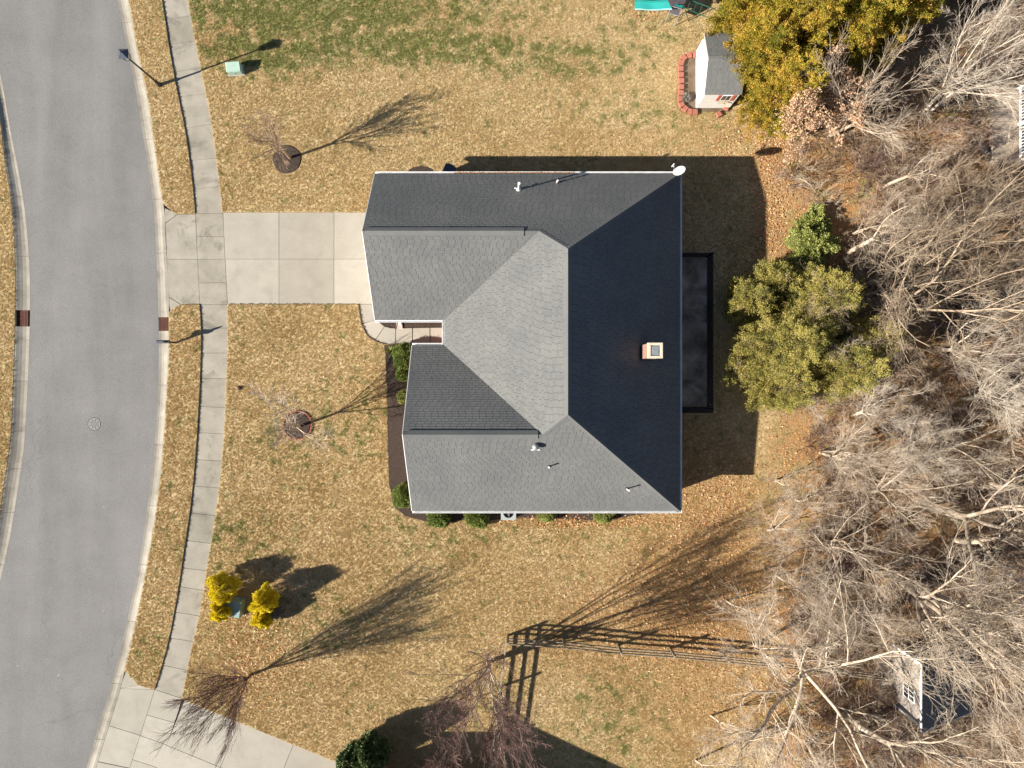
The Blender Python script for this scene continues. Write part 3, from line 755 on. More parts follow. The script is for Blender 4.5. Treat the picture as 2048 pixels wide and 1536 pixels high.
def grow_level(r_, p0, d0, L, rad, K, wander, trop, taper):
    """Grow n branches at once: start points, directions, lengths, radii -> (n, K, 3), (n, K)."""
    n = len(p0); pts = np.zeros((n, K, 3)); pts[:, 0] = p0; d = d0.copy()
    drift = unit(r_.normal(0, 1, (n, 3))) * 0.5
    for k in range(1, K):
        d = unit(d + (r_.normal(0, 1, (n, 3)) + drift) * wander + np.array([0, 0, trop]))
        pts[:, k] = pts[:, k - 1] + d * (L / (K - 1))[:, None]
    t = np.linspace(0, 1, K)
    R_ = rad[:, None] * (1 - t[None] * (1 - taper))
    return pts, R_

def children(r_, pts, R_, L, per, t0, ang, ratio, rr, rmin, rmax_t=0.98):
    n, K = R_.shape
    t = (np.arange(per)[None] + r_.uniform(0, 1, (n, per))) / per * (rmax_t - t0) + t0
    f = t * (K - 1); i = np.clip(f.astype(int), 0, K - 2); w = f - i
    ar = np.arange(n)[:, None]
    a, b = pts[ar, i], pts[ar, i + 1]
    p = a + (b - a) * w[..., None]
    d = unit(b - a)
    rnd = r_.normal(0, 1, (n, per, 3)); perp = unit(rnd - (rnd * d).sum(-1, keepdims=True) * d)
    an = r_.normal(ang, 0.18, (n, per))[..., None]
    dd = unit(d * np.cos(an) + perp * np.sin(an))
    LL = L[:, None] * ratio * (1.15 - 0.65 * t) * r_.uniform(0.65, 1.25, (n, per))
    rad = np.maximum((R_[ar, i] * (1 - w) + R_[ar, i + 1] * w) * rr, rmin)
    return p.reshape(-1, 3), dd.reshape(-1, 3), LL.ravel(), rad.ravel()

def tube_mesh(name, groups, mat):
    Vs, Fs, base = [], [], 0
    for pts, R_, S in groups:
        n, K, _ = pts.shape
        t = np.zeros_like(pts); t[:, 1:-1] = pts[:, 2:] - pts[:, :-2]; t[:, 0] = pts[:, 1] - pts[:, 0]; t[:, -1] = pts[:, -1] - pts[:, -2]
        t = unit(t)
        ref = np.zeros_like(t); ref[..., 0] = 1.0; ref[np.abs(t[..., 0]) > 0.8] = (0, 1, 0)
        u = unit(np.cross(t, ref)); v = np.cross(t, u)
        ang = np.arange(S) * 2 * np.pi / S
        V = pts[:, :, None] + (u[:, :, None] * np.cos(ang)[None, None, :, None] + v[:, :, None] * np.sin(ang)[None, None, :, None]) * R_[:, :, None, None]
        idx = np.arange(n * K * S).reshape(n, K, S) + base
        nxt = np.roll(idx, -1, axis=2)
        F = np.stack([idx[:, :-1], nxt[:, :-1], nxt[:, 1:], idx[:, 1:]], -1).reshape(-1, 4)
        Vs.append(V.reshape(-1, 3)); Fs.append(F); base += n * K * S
    return np_mesh(name, np.concatenate(Vs), np.concatenate(Fs), mat, smooth=True)

def tree_skeleton(seed, h, r0, t0=0.12, lean=(0, 0), forks=3, fork_at=0.3, spread=0.5, l2=9, l3=8, l4=6, l5=0, wander=0.09, twig=0.006, ratio=0.55, up=0.06, tang=0.6, stems=1, sr=0.0, fine=3):
    r_ = np.random.default_rng(seed)
    # stems
    p0 = np.zeros((stems, 3)); p0[:, 2] = 0
    ang = r_.uniform(0, 6.28) + np.arange(stems) * 6.283 / stems
    d0 = unit(np.stack([lean[0] + sr * np.cos(ang), lean[1] + sr * np.sin(ang), np.ones(stems)], 1))
    Ls = h * fork_at * r_.uniform(0.85, 1.15, stems)
    a = grow_level(r_, p0, d0, Ls, np.full(stems, r0), 6, wander * 0.6, 0.02, 0.78)
    # limbs out of the fork
    ends = a[0][:, -1]; de = unit(a[0][:, -1] - a[0][:, -2])
    pl, dl, ll, rl = [], [], [], []
    for s in range(stems):
        for k in range(forks):
            az = ang[s] + k * 6.283 / forks + r_.normal(0, 0.3); sp = spread * r_.uniform(0.55, 1.35)
            d = unit(de[s] + np.array([math.cos(az), math.sin(az), 0]) * sp)
            pl.append(ends[s] - de[s] * r0 * 0.8); dl.append(d); ll.append(h * (1 - fork_at) * r_.uniform(0.8, 1.1)); rl.append(r0 * 0.78 * (1.0 / forks) ** 0.42)
    b = grow_level(r_, np.array(pl), np.array(dl), np.array(ll), np.array(rl), 9, wander, up, 0.18)
    c = grow_level(r_, *children(r_, b[0], b[1], np.array(ll), l2, t0, tang, ratio, 0.62, twig * 1.6), 7, wander * 1.3, up, 0.25)
    Lc = np.linalg.norm(c[0][:, -1] - c[0][:, 0], axis=1)
    d = grow_level(r_, *children(r_, c[0], c[1], Lc, l3, 0.12, tang, ratio * 0.9, 0.6, twig * 1.25), 5, wander * 1.6, up, 0.45)
    Ld = np.linalg.norm(d[0][:, -1] - d[0][:, 0], axis=1)
    e = grow_level(r_, *children(r_, d[0], d[1], Ld, l4, 0.1, tang, ratio * 1.15, 0.7, twig), fine, wander * 1.6, up, 0.5)
    g_ = [(a[0], a[1], 8), (b[0], b[1], 6)], [(c[0], c[1], 4), (d[0], d[1], 3), (e[0], e[1], 3)]
    if l5:
        Le = np.linalg.norm(e[0][:, -1] - e[0][:, 0], axis=1)
        f = grow_level(r_, *children(r_, e[0], e[1], Le, l5, 0.1, tang, ratio * 1.1, 0.8, twig * 0.85), 3, wander * 1.5, up, 0.6)
        g_[1].append((f[0], f[1], 3))
    return g_

def bare_tree(loc, seed, mat='bark', name='bare_tree', rz=0.0, mat2=None, **kw):
    root = empty(name, (loc[0], loc[1], ZL - 0.05), rz)
    big, small = tree_skeleton(seed, **kw)
    link('trunk', tube_mesh('trunk', big, MAT[mat]), parent=root)
    link('crown', tube_mesh('crown', small, MAT[mat2 or mat]), parent=root)
    return root, (big, small)

def leaf_clumps(r_, centres, dirs, per, spread, size, elong=1.6):
    """Small leaf faces spread round clump centres; returns V, F, tint."""
    n = len(centres) * per
    c = np.repeat(centres, per, 0) + r_.normal(0, 1, (n, 3)) * spread
    d = np.repeat(dirs, per, 0) + r_.normal(0, 0.55, (n, 3)); d = unit(d)
    s = unit(np.cross(d, r_.normal(0, 1, (n, 3))))
    ls = size * r_.uniform(0.6, 1.35, n)[:, None]
    V = np.stack([c - s * ls * 0.5 / elong * 1.3, c + s * ls * 0.5 / elong * 1.3, c + d * ls], 1).reshape(-1, 3)
    F = np.arange(n * 3).reshape(-1, 3)
    clt = np.clip(r_.beta(2, 2, len(centres)), 0, 1)
    tint = np.clip(np.repeat(clt, per) * 0.6 + r_.uniform(0, 0.4, n), 0, 1)
    return V, F, np.repeat(tint, 3)

def evergreen(loc, seed, h, r, mat, name, label, cat='tree', group=None, n=1100, per=44, size=0.11, shape=0.75, low=0.08):
    r_ = np.random.default_rng(seed)
    root = empty(name, (loc[0], loc[1], ZL - 0.05))
    t = 1 - np.sqrt(r_.uniform(0, 1, n)) * (1 - low); t = np.clip(t, low, 1)
    az = r_.uniform(0, 6.283, n)
    nl = 11
    la, lz, lw = r_.uniform(0, 6.283, nl), r_.uniform(0.1, 0.9, nl), r_.uniform(0.4, 0.9, nl)
    lob = sum(w * np.exp(-((np.angle(np.exp(1j * (az - a)))) ** 2 / 0.16 + (t - z) ** 2 / 0.03)) for a, z, w in zip(la, lz, lw))
    rr = r * (1 - t) ** shape * (0.62 + 0.50 * np.clip(lob, 0, 1.0)) * (1 + 0.16 * np.sin(5 * az + 9 * t)) * r_.uniform(0.5, 1.10, n)
    rr = np.maximum(rr, 0.12)
    c = np.stack([rr * np.cos(az), rr * np.sin(az), t * h], 1)
    d = unit(np.stack([np.cos(az), np.sin(az), np.full(n, 0.65)], 1))
    kk = np.repeat(np.arange(n), 4); c3 = c[kk] + d[kk] * np.tile([0.0, .14, .28, .42], n)[:, None] + r_.normal(0, .07, (4 * n, 3)); d3 = d[kk]
    V, F, tint = leaf_clumps(r_, c3, d3, max(4, per // 4), 0.07, size, 2.2)
    ct = np.repeat(np.clip(r_.beta(1.6, 1.6, n), 0, 1), 4 * max(4, per // 4) * 3); tint = np.clip(tint * .5 + ct * .55, 0, 1)
    link('crown', np_mesh('crown', V, F, MAT[mat], attrs={'tint': tint}), parent=root)
    tr = grow_level(r_, np.zeros((1, 3)), np.array([[0, 0, 1.0]]), np.array([h * 0.93]), np.array([0.10 + h * 0.012]), 9, 0.02, 0.05, 0.15)
    k = r_.choice(n, min(260, n), replace=False)
    s = c[k] * [0, 0, 1]; s[:, 2] = np.maximum(c[k, 2] - rr[k] * 0.5, 0.2)
    v = c[k] - s
    br = np.stack([s + v * q for q in (0, 0.33, 0.66, 1.0)], 1)
    link('trunk', tube_mesh('trunk', [(tr[0], tr[1], 8), (br, np.full((len(k), 4), 0.02) * [1.3, 1.0, 0.7, 0.4], 3)], MAT['bark_dark']), parent=root)
    tag(root, label, cat, group)
    return root

def ball_shrub(loc, seed, r, h, mat, name, label, group=None, n=5200, size=0.05, z0=0.0, cat='shrub', ragged=0.06):
    r_ = np.random.default_rng(seed)
    root = empty(name, (loc[0], loc[1], ZL + z0))
    d = unit(r_.normal(0, 1, (n, 3))); d[:, 2] = np.abs(d[:, 2]) * 1.0 - 0.25 * (r_.uniform(0, 1, n) < 0.4)
    d = unit(d)
    az = np.arctan2(d[:, 1], d[:, 0])
    lump = 1 + ragged * (np.sin(3 * az + seed) + np.sin(5 * az + 4 * d[:, 2]) + 0.7 * np.sin(9 * az - 6 * d[:, 2]))
    k = r_.uniform(0.80, 1.04, n) * lump
    c = d * k[:, None] * [r, r, h * 0.62]; c[:, 2] += h * 0.40; c[:, 2] = np.maximum(c[:, 2], 0.03)
    V, F, tint = leaf_clumps(r_, c, d, 2, 0.02, size, 1.3)
    link('foliage', np_mesh('foliage', V, F, MAT[mat], attrs={'tint': tint}), parent=root)
    m = 26
    e = unit(r_.normal(0, 1, (m, 3))); e[:, 2] = np.abs(e[:, 2]) + 0.3; e = unit(e)
    st = np.zeros((m, 3)); g_ = grow_level(r_, st, e, np.full(m, min(r, h * 0.6)), np.full(m, 0.014), 4, 0.08, 0.02, 0.4)
    link('stem', tube_mesh('stem', [(g_[0], g_[1], 4)], MAT['bark_dark']), parent=root)
    tag(root, label, cat, group)
    return root
# ------------------------------------------------------------------ the house
ZE, XE, XR, XW, XGK, XSW = 2.8, 8.667, 2.58, -3.5, -7.08, -5.16
YN, YS, YG_S, YSN = 10.86, -6.556, 3.3, 2.0
ZG, ZS = 5.87, 5.97
SLW, SLN, SLS = .6425, .846, .7605              # slopes of the west, north and south planes
ZRDG = ZE + SLW * (XR - XW)
SLE = (ZRDG - ZE) / (XE - XR)
YG, YSR = YN - (ZG - ZE) / SLN, YS + (ZS - ZE) / SLS
SLG, SLV = (ZG - ZE) / (YG - YG_S), (ZS - ZE) / (YSN - YSR)
RN, RS = (XR, YN - (ZRDG - ZE) / SLN, ZRDG), (XR, YS + (ZRDG - ZE) / SLS, ZRDG)
J1, J2 = (XW + (ZG - ZE) / SLW, YG, ZG), (XW + (ZS - ZE) / SLW, YSR, ZS)
V1, V2 = (XW, YG_S, ZE), (XW, YSN, ZE)
GP, SP = (XGK, YG, ZG), (XSW, YSR, ZS)
NE, SE = (XE, YN, ZE), (XE, YS, ZE)
NW, SW = (XGK, YN, ZE), (XSW, YS, ZE)
FACES = {   # name: (convex pieces, uphill direction in plan)
    'east': ([[SE, NE, RN, RS]], (-1, 0)),
    'north': ([[NW, GP, J1, (J1[0], YN, ZE)], [(J1[0], YN, ZE), J1, RN, NE]], (0, -1)),
    'garage_south': ([[(XGK, YG_S, ZE), V1, J1, GP]], (0, 1)),
    'west': ([[V2, J2, RS, RN, J1, V1]], (1, 0)),
    'wing_north': ([[(XSW, YSN, ZE), SP, J2, V2]], (0, -1)),
    'south': ([[SW, (J2[0], YS, ZE), J2, SP], [(J2[0], YS, ZE), SE, RS, J2]], (0, 1)),
}
def clip(poly, ax, lim, keep_less):
    out = []
    for i in range(len(poly)):
        a, b = poly[i], poly[(i + 1) % len(poly)]
        ia = (a[ax] <= lim) == keep_less; ib = (b[ax] <= lim) == keep_less
        if ia: out.append(a)
        if ia != ib:
            t = (lim - a[ax]) / (b[ax] - a[ax]); out.append(tuple(a[k] + (b[k] - a[k]) * t for k in range(2)))
    return out
def clip_convex(sub, win):
    """Sutherland-Hodgman: polygon sub kept inside the convex counter-clockwise window win (2D)."""
    out = list(sub)
    for i in range(len(win)):
        a, b = win[i], win[(i + 1) % len(win)]
        ex, ey = b[0] - a[0], b[1] - a[1]
        side = lambda p: ex * (p[1] - a[1]) - ey * (p[0] - a[0])
        src, out = out, []
        for k in range(len(src)):
            p, q = src[k], src[(k + 1) % len(src)]
            sp, sq = side(p), side(q)
            if sp >= 0: out.append(p)
            if (sp >= 0) != (sq >= 0):
                t = sp / (sp - sq); out.append((p[0] + (q[0] - p[0]) * t, p[1] + (q[1] - p[1]) * t))
        if len(out) < 3: return []
    return out

house = empty('house', (1.0, 2.0, ZL)); tag(house, 'single storey brick house with grey shingled hip roof beside the driveway', 'house')
HO = Vector(house.location)
def hlink(o):      # the house's empty sits at its base: shift the parts back
    o.matrix_parent_inverse = Matrix.Translation(-HO)
    return o
roof_mb = MB()
for nm, (pieces, _) in FACES.items():
    for pc in pieces:
        n = len(pc)
        vs = list(pc) + [(x, y, z - 0.16) for x, y, z in pc]
        roof_mb.add(vs, [tuple(range(n)), tuple(n + i for i in reversed(range(n)))] + [(i, (i + 1) % n, n + (i + 1) % n, n + i) for i in range(n)])
roof = hlink(roof_mb.build('roof', MAT['underlay_shade'], house))

def shingle_cover(faces, expo, width, roof_obj, origin, n_single, prefer, rnd, deck=0.0, holes=()):
    """Courses of single tabs over every roof plane, each a thin wedge with its own edges."""
    V, F, tint, singles = [], [], [], []
    proto = None
    for nm, (pieces, up) in faces.items():
        p0 = Vector(pieces[0][0]); 
        a, b, c = (Vector(q) for q in pieces[0][:3])
        nrm = Vector((0, 0, 0))
        for i in range(len(pieces[0])):
            q0, q1 = Vector(pieces[0][i]), Vector(pieces[0][(i + 1) % len(pieces[0])]); nrm += (q0 - p0).cross(q1 - p0)
        nrm.normalize()
        if nrm.z < 0: nrm = -nrm
        upv = Vector((up[0], up[1], 0)); upv = (upv - nrm * upv.dot(nrm)).normalized()
        al = upv.cross(nrm).normalized()
        eave = min((Vector(q).dot(upv) for pc in pieces for q in pc)); o3 = Vector(pieces[0][0]); o3 = o3 - upv * (o3.dot(upv) - eave)
        wins = []
        for pc in pieces:
            w2 = [((Vector(q) - o3).dot(al), (Vector(q) - o3).dot(upv)) for q in pc]
            area = sum(w2[i][0] * w2[(i + 1) % len(w2)][1] - w2[(i + 1) % len(w2)][0] * w2[i][1] for i in range(len(w2)))
            wins.append(w2 if area > 0 else w2[::-1])
        umin = min(q[0] for w in wins for q in w); umax = max(q[0] for w in wins for q in w); vmax = max(q[1] for w in wins for q in w)
        rows = int(vmax / expo) + 1
        for r_ in range(rows):
            v0, v1 = r_ * expo + 0.003, (r_ + 1) * expo - 0.004
            u = umin - rnd.uniform(0, width) - width * (r_ % 2) * 0.5
            while u < umax:
                wd = width * rnd.uniform(0.93, 1.07)
                g0, g1 = u + 0.0065, u + wd - 0.0065
                u += wd
                dv = rnd.uniform(-0.004, 0.004)
                rect = [(g0, v0 + dv), (g1, v0 + dv), (g1, v1), (g0, v1)]
                full = any(all(((w[(i + 1) % len(w)][0] - w[i][0]) * (q[1] - w[i][1]) - (w[(i + 1) % len(w)][1] - w[i][1]) * (q[0] - w[i][0])) >= 0 for i in range(len(w)) for q in rect) for w in wins)
                tt = rnd.random()
                def P3(q, extra=0.0):
                    f = (q[1] - v0) / (v1 - v0)
                    return o3 + al * q[0] + upv * q[1] + nrm * (0.004 + 0.012 * (1 - f) + extra)
                if full and prefer(nm, o3 + al * g0 + upv * v0):
                    singles.append((nm, o3 + al * g0 + upv * (v0 + dv), al, upv, nrm, g1 - g0, expo - 0.007, tt)); continue
                polys = [rect] if full else [q for q in (clip_convex(rect, w) for w in wins) if q]
                for q in polys:
                    n = len(q); bse = len(V)
                    V += [P3(x) for x in q] + [o3 + al * x[0] + upv * x[1] for x in q]
                    F.append(tuple(bse + i for i in range(n)))
                    F += [(bse + i, bse + (i + 1) % n, bse + n + (i + 1) % n, bse + n + i) for i in range(n)]
                    tint += [tt] * (2 * n)
    # the nearest, best seen tabs as pieces of their own
    singles.sort(key=lambda s: (s[1] - Vector((0.6, 2.2, 6))).length)
    rest = singles[n_single:]; singles = singles[:n_single]
    for s in rest:
        _, p, al, upv, nrm, w, e, tt = s; bse = len(V)
        q = [p + nrm * 0.016, p + al * w + nrm * 0.016, p + al * w + upv * e + nrm * 0.004, p + upv * e + nrm * 0.004]
        V += q + [x - nrm * 0.016 for x in q]
        F.append((bse, bse + 1, bse + 2, bse + 3)); F += [(bse + i, bse + (i + 1) % 4, bse + 4 + (i + 1) % 4, bse + 4 + i) for i in range(4)]
        tint += [tt] * 8
    me = bpy.data.meshes.new('shingle_courses'); me.from_pydata([tuple(v) for v in V], [], F); me.update()
    a = me.attributes.new('tint', 'FLOAT', 'POINT'); a.data.foreach_set('value', np.array(tint, np.float32))
    bm = bmesh.new(); bm.from_mesh(me)
    for f in bm.faces:
        pass
    bm.to_mesh(me); bm.free()
    o = link('shingle_courses', me, MAT['shingle'], roof_obj)
    o['kind'] = 'stuff'
    if singles:
        me1 = bpy.data.meshes.new('shingle')
        me1.from_pydata([(0, 0, .016), (1, 0, .016), (1, 1, .004), (0, 1, .004), (0, 0, 0), (1, 0, 0), (1, 1, 0), (0, 1, 0)], [], [(0, 1, 2, 3), (4, 5, 1, 0), (5, 6, 2, 1), (6, 7, 3, 2), (7, 4, 0, 3)])
        me1.materials.append(MAT['shingle'])
        for _, p, al, upv, nrm, w, e, tt in singles:
            so = bpy.data.objects.new('shingle', me1); COL.objects.link(so); so.parent = roof_obj
            so.matrix_local = Matrix(((al.x * w, upv.x * e, nrm.x, p.x), (al.y * w, upv.y * e, nrm.y, p.y), (al.z * w, upv.z * e, nrm.z, p.z), (0, 0, 0, 1)))
    return o
rnd = random.Random(11)
shingle_cover(FACES, 0.142, 0.33, roof, None, 296, lambda nm, p: nm == 'west', rnd)

# ridge and hip caps, ridge vents
def cap_line(a, b, half, th, step, mat, name, parent, slope_l, slope_r, endtrim=0.0):
    """Overlapping cap pieces folded over a ridge or hip line."""
    a, b = Vector(a), Vector(b); d = b - a; L = d.length; d.normalize()
    side = Vector((d.y, -d.x, 0)).normalized()
    mb = MB(); n = max(1, int(L / step))
    for i in range(n):
        p = a + d * (L * i / n); q = a + d * (L * (i + 1) / n + 0.01)
        h0, h1 = th + 0.012, th
        top0, top1 = p + Vector((0, 0, h0)), q + Vector((0, 0, h1))
        l0, l1 = p + side * half + Vector((0, 0, -half * slope_r + h0)), q + side * half + Vector((0, 0, -half * slope_r + h1))
        r0, r1 = p - side * half + Vector((0, 0, -half * slope_l + h0)), q - side * half + Vector((0, 0, -half * slope_l + h1))
        dn = Vector((0, 0, -h0 - 0.0))
        mb.add([top0, top1, l0, l1, r0, r1, l0 + dn, l1 + dn, r0 + dn, r1 + dn],
               [(0, 2, 3, 1), (4, 0, 1, 5), (2, 6, 7, 3), (8, 4, 5, 9), (0, 4, 8, 6, 2), (1, 3, 7, 9, 5)])
    return mb.build(name, mat, parent)
def hips(a, b, nl, nr):
    """Slopes of two roof planes across a hip measured sideways from the line."""
    d = (Vector(b) - Vector(a)).normalized(); side = Vector((d.y, -d.x, 0)).normalized()
    def drop(pl):
        q = Vector(a) + side * 1.0
        return pl
    return side
def plane_z(nm, x, y):
    return {'east': ZE + SLE * (XE - x), 'west': ZE + SLW * (x - XW), 'north': ZE + SLN * (YN - y), 'south': ZE + SLS * (y - YS),
            'garage_south': ZE + SLG * (y - YG_S), 'wing_north': ZE + SLV * (YSN - y)}[nm]
def cap_between(a, b, pl_right, pl_left, half, th, step, name, parent):
    a3, b3 = Vector(a), Vector(b); m_ = (a3 + b3) / 2
    d = (b3 - a3).normalized(); side = Vector((d.y, -d.x, 0)).normalized()
    pr, pl = m_ + side, m_ - side
    sr = m_.z - plane_z(pl_right, pr.x, pr.y); sl = m_.z - plane_z(pl_left, pl.x, pl.y)
    return cap_line(a, b, half, th, step, MAT['shingle'], name, parent, sl, sr)
for a, b, pr, pl in ((NE, RN, 'north', 'east'), (SE, RS, 'east', 'south'), (J1, RN, 'west', 'north'), (J2, RS, 'south', 'west')):
    cap_between(a, b, pr, pl, 0.13, 0.020, 0.2, 'hip_cap', roof)
cap_between(RS, RN, 'east', 'west', 0.13, 0.018, 0.2, 'ridge_cap', roof)
cap_between(GP, J1, 'garage_south', 'north', 0.13, 0.018, 0.2, 'ridge_cap', roof)
cap_between(SP, J2, 'south', 'wing_north', 0.13, 0.018, 0.2, 'ridge_cap', roof)
cap_between((XR, -1.2, ZRDG), (XR, 6.0, ZRDG), 'east', 'west', 0.17, 0.055, 1.2, 'ridge_vent', roof)
cap_between((XGK + .15, YG, ZG), (0.55, YG, ZG), 'garage_south', 'north', 0.20, 0.07, 1.2, 'ridge_vent', roof)
cap_between((XSW + .25, YSR, ZS), (1.22, YSR, ZS), 'south', 'wing_north', 0.20, 0.07, 1.2, 'ridge_vent', roof)

# gutters along the eaves, rake boards on the gables
def gutter(a, b, out, name='gutter'):
    a, b = Vector(a), Vector(b); o_ = Vector((*out, 0)); w = 0.115
    mb = MB(); zt = -0.035
    prof = [(0.0, zt), (0.0, zt - 0.11), (w - .02, zt - 0.11), (w, zt), (w - 0.022, zt), (w - 0.03, zt - 0.085), (0.018, zt - 0.085), (0.018, zt)]
    vs = []
    for p in (a, b):
        vs += [p + o_ * u + Vector((0, 0, z)) for u, z in prof]
    n = len(prof)
    mb.add(vs, [(i, (i + 1) % n, n + (i + 1) % n, n + i) for i in range(n)] + [tuple(range(n)), tuple(n + i for i in reversed(range(n)))])
    return hlink(mb.build(name, MAT['white'], house))
zo = 0.0
gutter((XGK, YN, ZE), (XE, YN, ZE), (0, 1)); gutter((XSW, YS, ZE), (XE, YS, ZE), (0, -1)); gutter((XE, YS - .115, ZE), (XE, YN + .115, ZE), (1, 0))
gutter((XGK, YG_S, ZE), (XW, YG_S, ZE), (0, -1)); gutter((XW, YSN + .0, ZE), (XW, YG_S - .0, ZE), (-1, 0)); gutter((XSW, YSN, ZE), (XW - .115, YSN, ZE), (0, 1))
# fascia under the gutters and rake boards
fb = MB()
fb.box(XGK, YN - .03, ZE - .2, XE, YN - .002, ZE - .05); fb.box(XSW, YS + .002, ZE - .2, XE, YS + .03, ZE - .05); fb.box(XE - .03, YS + .03, ZE - .2, XE - .002, YN - .03, ZE - .05)
hlink(fb.build('fascia', MAT['white'], house))
def rake(x, y0, z0, yp, zp, y1, z1):
    mb = MB()
    for (ya, za, yb, zb) in ((y0, z0, yp, zp), (y1, z1, yp, zp)):
        mb.add([(x - .03, ya, za - .005), (x - .002, ya, za - .005), (x - .002, ya, za - .2), (x - .03, ya, za - .2), (x - .03, yb, zb - .005), (x - .002, yb, zb - .005), (x - .002, yb, zb - .2), (x - .03, yb, zb - .2)],
               [(0, 1, 5, 4), (1, 2, 6, 5), (2, 3, 7, 6), (3, 0, 4, 7), (3, 2, 1, 0), (4, 5, 6, 7)])
    return hlink(mb.build('rake_board', MAT['white'], house))
rake(XGK, YN, ZE, YG, ZG, YG_S, ZE); rake(XSW, YS, ZE, YSR, ZS, YSN, ZE)
# leaves caught in the north gutter
n = 700
lx = rng.uniform(-3.0, 3.2, n); V = []
c = np.stack([lx, np.full(n, YN + 0.06) + rng.uniform(-.04, .035, n), ZE - 0.04 + rng.uniform(-0.01, 0.012, n)], 1)
a_ = rng.uniform(0, 6.28, n); u = np.stack([np.cos(a_), np.sin(a_), rng.uniform(-.2, .2, n)], 1) * 0.03; v = np.stack([-np.sin(a_), np.cos(a_), rng.uniform(-.2, .2, n)], 1) * 0.02
V = np.stack([c - u, c + v, c + u, c - v], 1).reshape(-1, 3)
gl = hlink(link('gutter_leaves', np_mesh('gutter_leaves', V, np.arange(n * 4).reshape(-1, 4), MAT['litter'], attrs={'tint': np.repeat(rng.uniform(0, .6, n), 4)}), parent=house)); gl['kind'] = 'stuff'

# walls
wx0, wx1, wy0, wy1 = XGK + .28, XE - .35, YS + .35, YN - .35
outline = [(wx0, wy1), (wx1, wy1), (wx1, wy0), (XSW + .28, wy0), (XSW + .28, YSN - .35), (XW + .35, YSN - .35), (XW + .35, YG_S + .35), (wx0, YG_S + .35)]
hlink(prism('wall', outline, -0.1, ZE - 0.17, MAT['brick'], house))
gw = MB()
for x, ya, yb, yp, zp in ((wx0, YG_S + .35, wy1, YG, ZG), (XSW + .28, wy0, YSN - .35, YSR, ZS)):
    gw.add([(x, ya, ZE - .17), (x, yb, ZE - .17), (x, yp, zp - .36), (x + .1, ya, ZE - .17), (x + .1, yb, ZE - .17), (x + .1, yp, zp - .36)], [(0, 1, 2), (5, 4, 3), (0, 3, 4, 1), (1, 4, 5, 2), (2, 5, 3, 0)])
hlink(gw.build('gable_wall', MAT['brick'], house))
gd = hlink(MB().box(wx0 - .03, 4.55, 0.0, wx0 + .02, 9.4, 2.3).build('garage_door', MAT['offwhite'], house))
for i in range(4):
    MB().box(wx0 - .045, 4.62, 0.06 + i * .56, wx0 - .031, 9.33, 0.56 + i * .56).build('panel', MAT['offwhite'], gd)
def house_window(x0_, y0_, x1_, y1_, z0_=0.9, z1_=2.1):
    f = hlink(MB().box(x0_, y0_, z0_, x1_, y1_, z1_).build('window', MAT['white'], house))
    e = 0.015
    dx, dy = x1_ - x0_, y1_ - y0_
    if dx < dy: MB().box(x0_ - e, y0_ + .07, z0_ + .07, x1_ + e, y1_ - .07, z1_ - .07).build('pane', MAT['glass'], f)
    else: MB().box(x0_ + .07, y0_ - e, z0_ + .07, x1_ - .07, y1_ + e, z1_ - .07).build('pane', MAT['glass'], f)
for y in (-5.2, -3.2, -1.2): house_window(XSW + .25, y, XSW + .30, y + 1.1)
for x in (-3.0, 0.5, 4.2): house_window(x, wy0 - .02, x + 1.1, wy0 + .03)
for x in (-1.5, 2.5, 6.0): house_window(x, wy1 - .03, x + 1.0, wy1 + .02)
for y in (-4.5, 1.5, 6.8): house_window(wx1 - .03, y, wx1 + .02, y + 1.3)
fd = hlink(MB().box(XW + .32, 2.2, 0, XW + .37, 3.15, 2.1).build('door', MAT['redpaint'], house)); MB().box(XW + .27, 2.28, 1.0, XW + .32, 2.34, 1.06).build('handle', MAT['galv'], fd)
bd = hlink(MB().box(wx1 - .02, -0.5, 0.1, wx1 + .03, 0.5, 2.15).build('door', MAT['white'], house)); MB().box(wx1 + .03, -.42, 1.0, wx1 + .08, -.36, 1.06).build('handle', MAT['galv'], bd)
# downspouts
ds = MB()
ds.box(-.04, -.03, 0.2, .04, .03, 2.68)
ds.bar((0, 0, .24), (0, -.35, .12), .08, .06)
d1 = ds.build('downspout', MAT['white'], house); d1.location = Vector((-6.2, YG_S + .31, 0)) - HO
d2 = d1.copy(); COL.objects.link(d2); d2.parent = house; d2.location = Vector((2.0, wy1 + .04, 0)) - HO; d2.rotation_euler.z = math.pi
d3 = d1.copy(); COL.objects.link(d3); d3.parent = house; d3.location = Vector((wx1 + .05, P(1366, 512).y, 0)) - HO; d3.rotation_euler.z = math.pi / 2; d3.scale = (1, 2.2, 1)

# chimney: part of the house
XC0, YC, ZT = 6.42, 1.58, 6.02
ch = hlink(MB().box(XC0, YC - .34, 3.6, XC0 + .66, YC + .34, ZT - .12).build('chimney', MAT['chim'], house))
cc = MB()
cc.box(XC0 - .03, YC - .37, ZT - .12, XC0 + .69, YC - .25, ZT); cc.box(XC0 - .03, YC + .25, ZT - .12, XC0 + .69, YC + .37, ZT)
cc.box(XC0 - .03, YC - .25, ZT - .12, XC0 + .12, YC + .25, ZT); cc.box(XC0 + .56, YC - .25, ZT - .12, XC0 + .69, YC + .25, ZT)
cc.build('crown_slab', MAT['crownm'], ch, bevel=0.01)
MB().box(XC0 + .125, YC - .245, ZT - .12, XC0 + .555, YC + .245, ZT - .06).box(XC0 + .17, YC - .2, ZT - .06, XC0 + .5, YC + .2, ZT - .03).build('flue_cap', MAT['galv'], ch, bevel=0.006)
cf = MB()
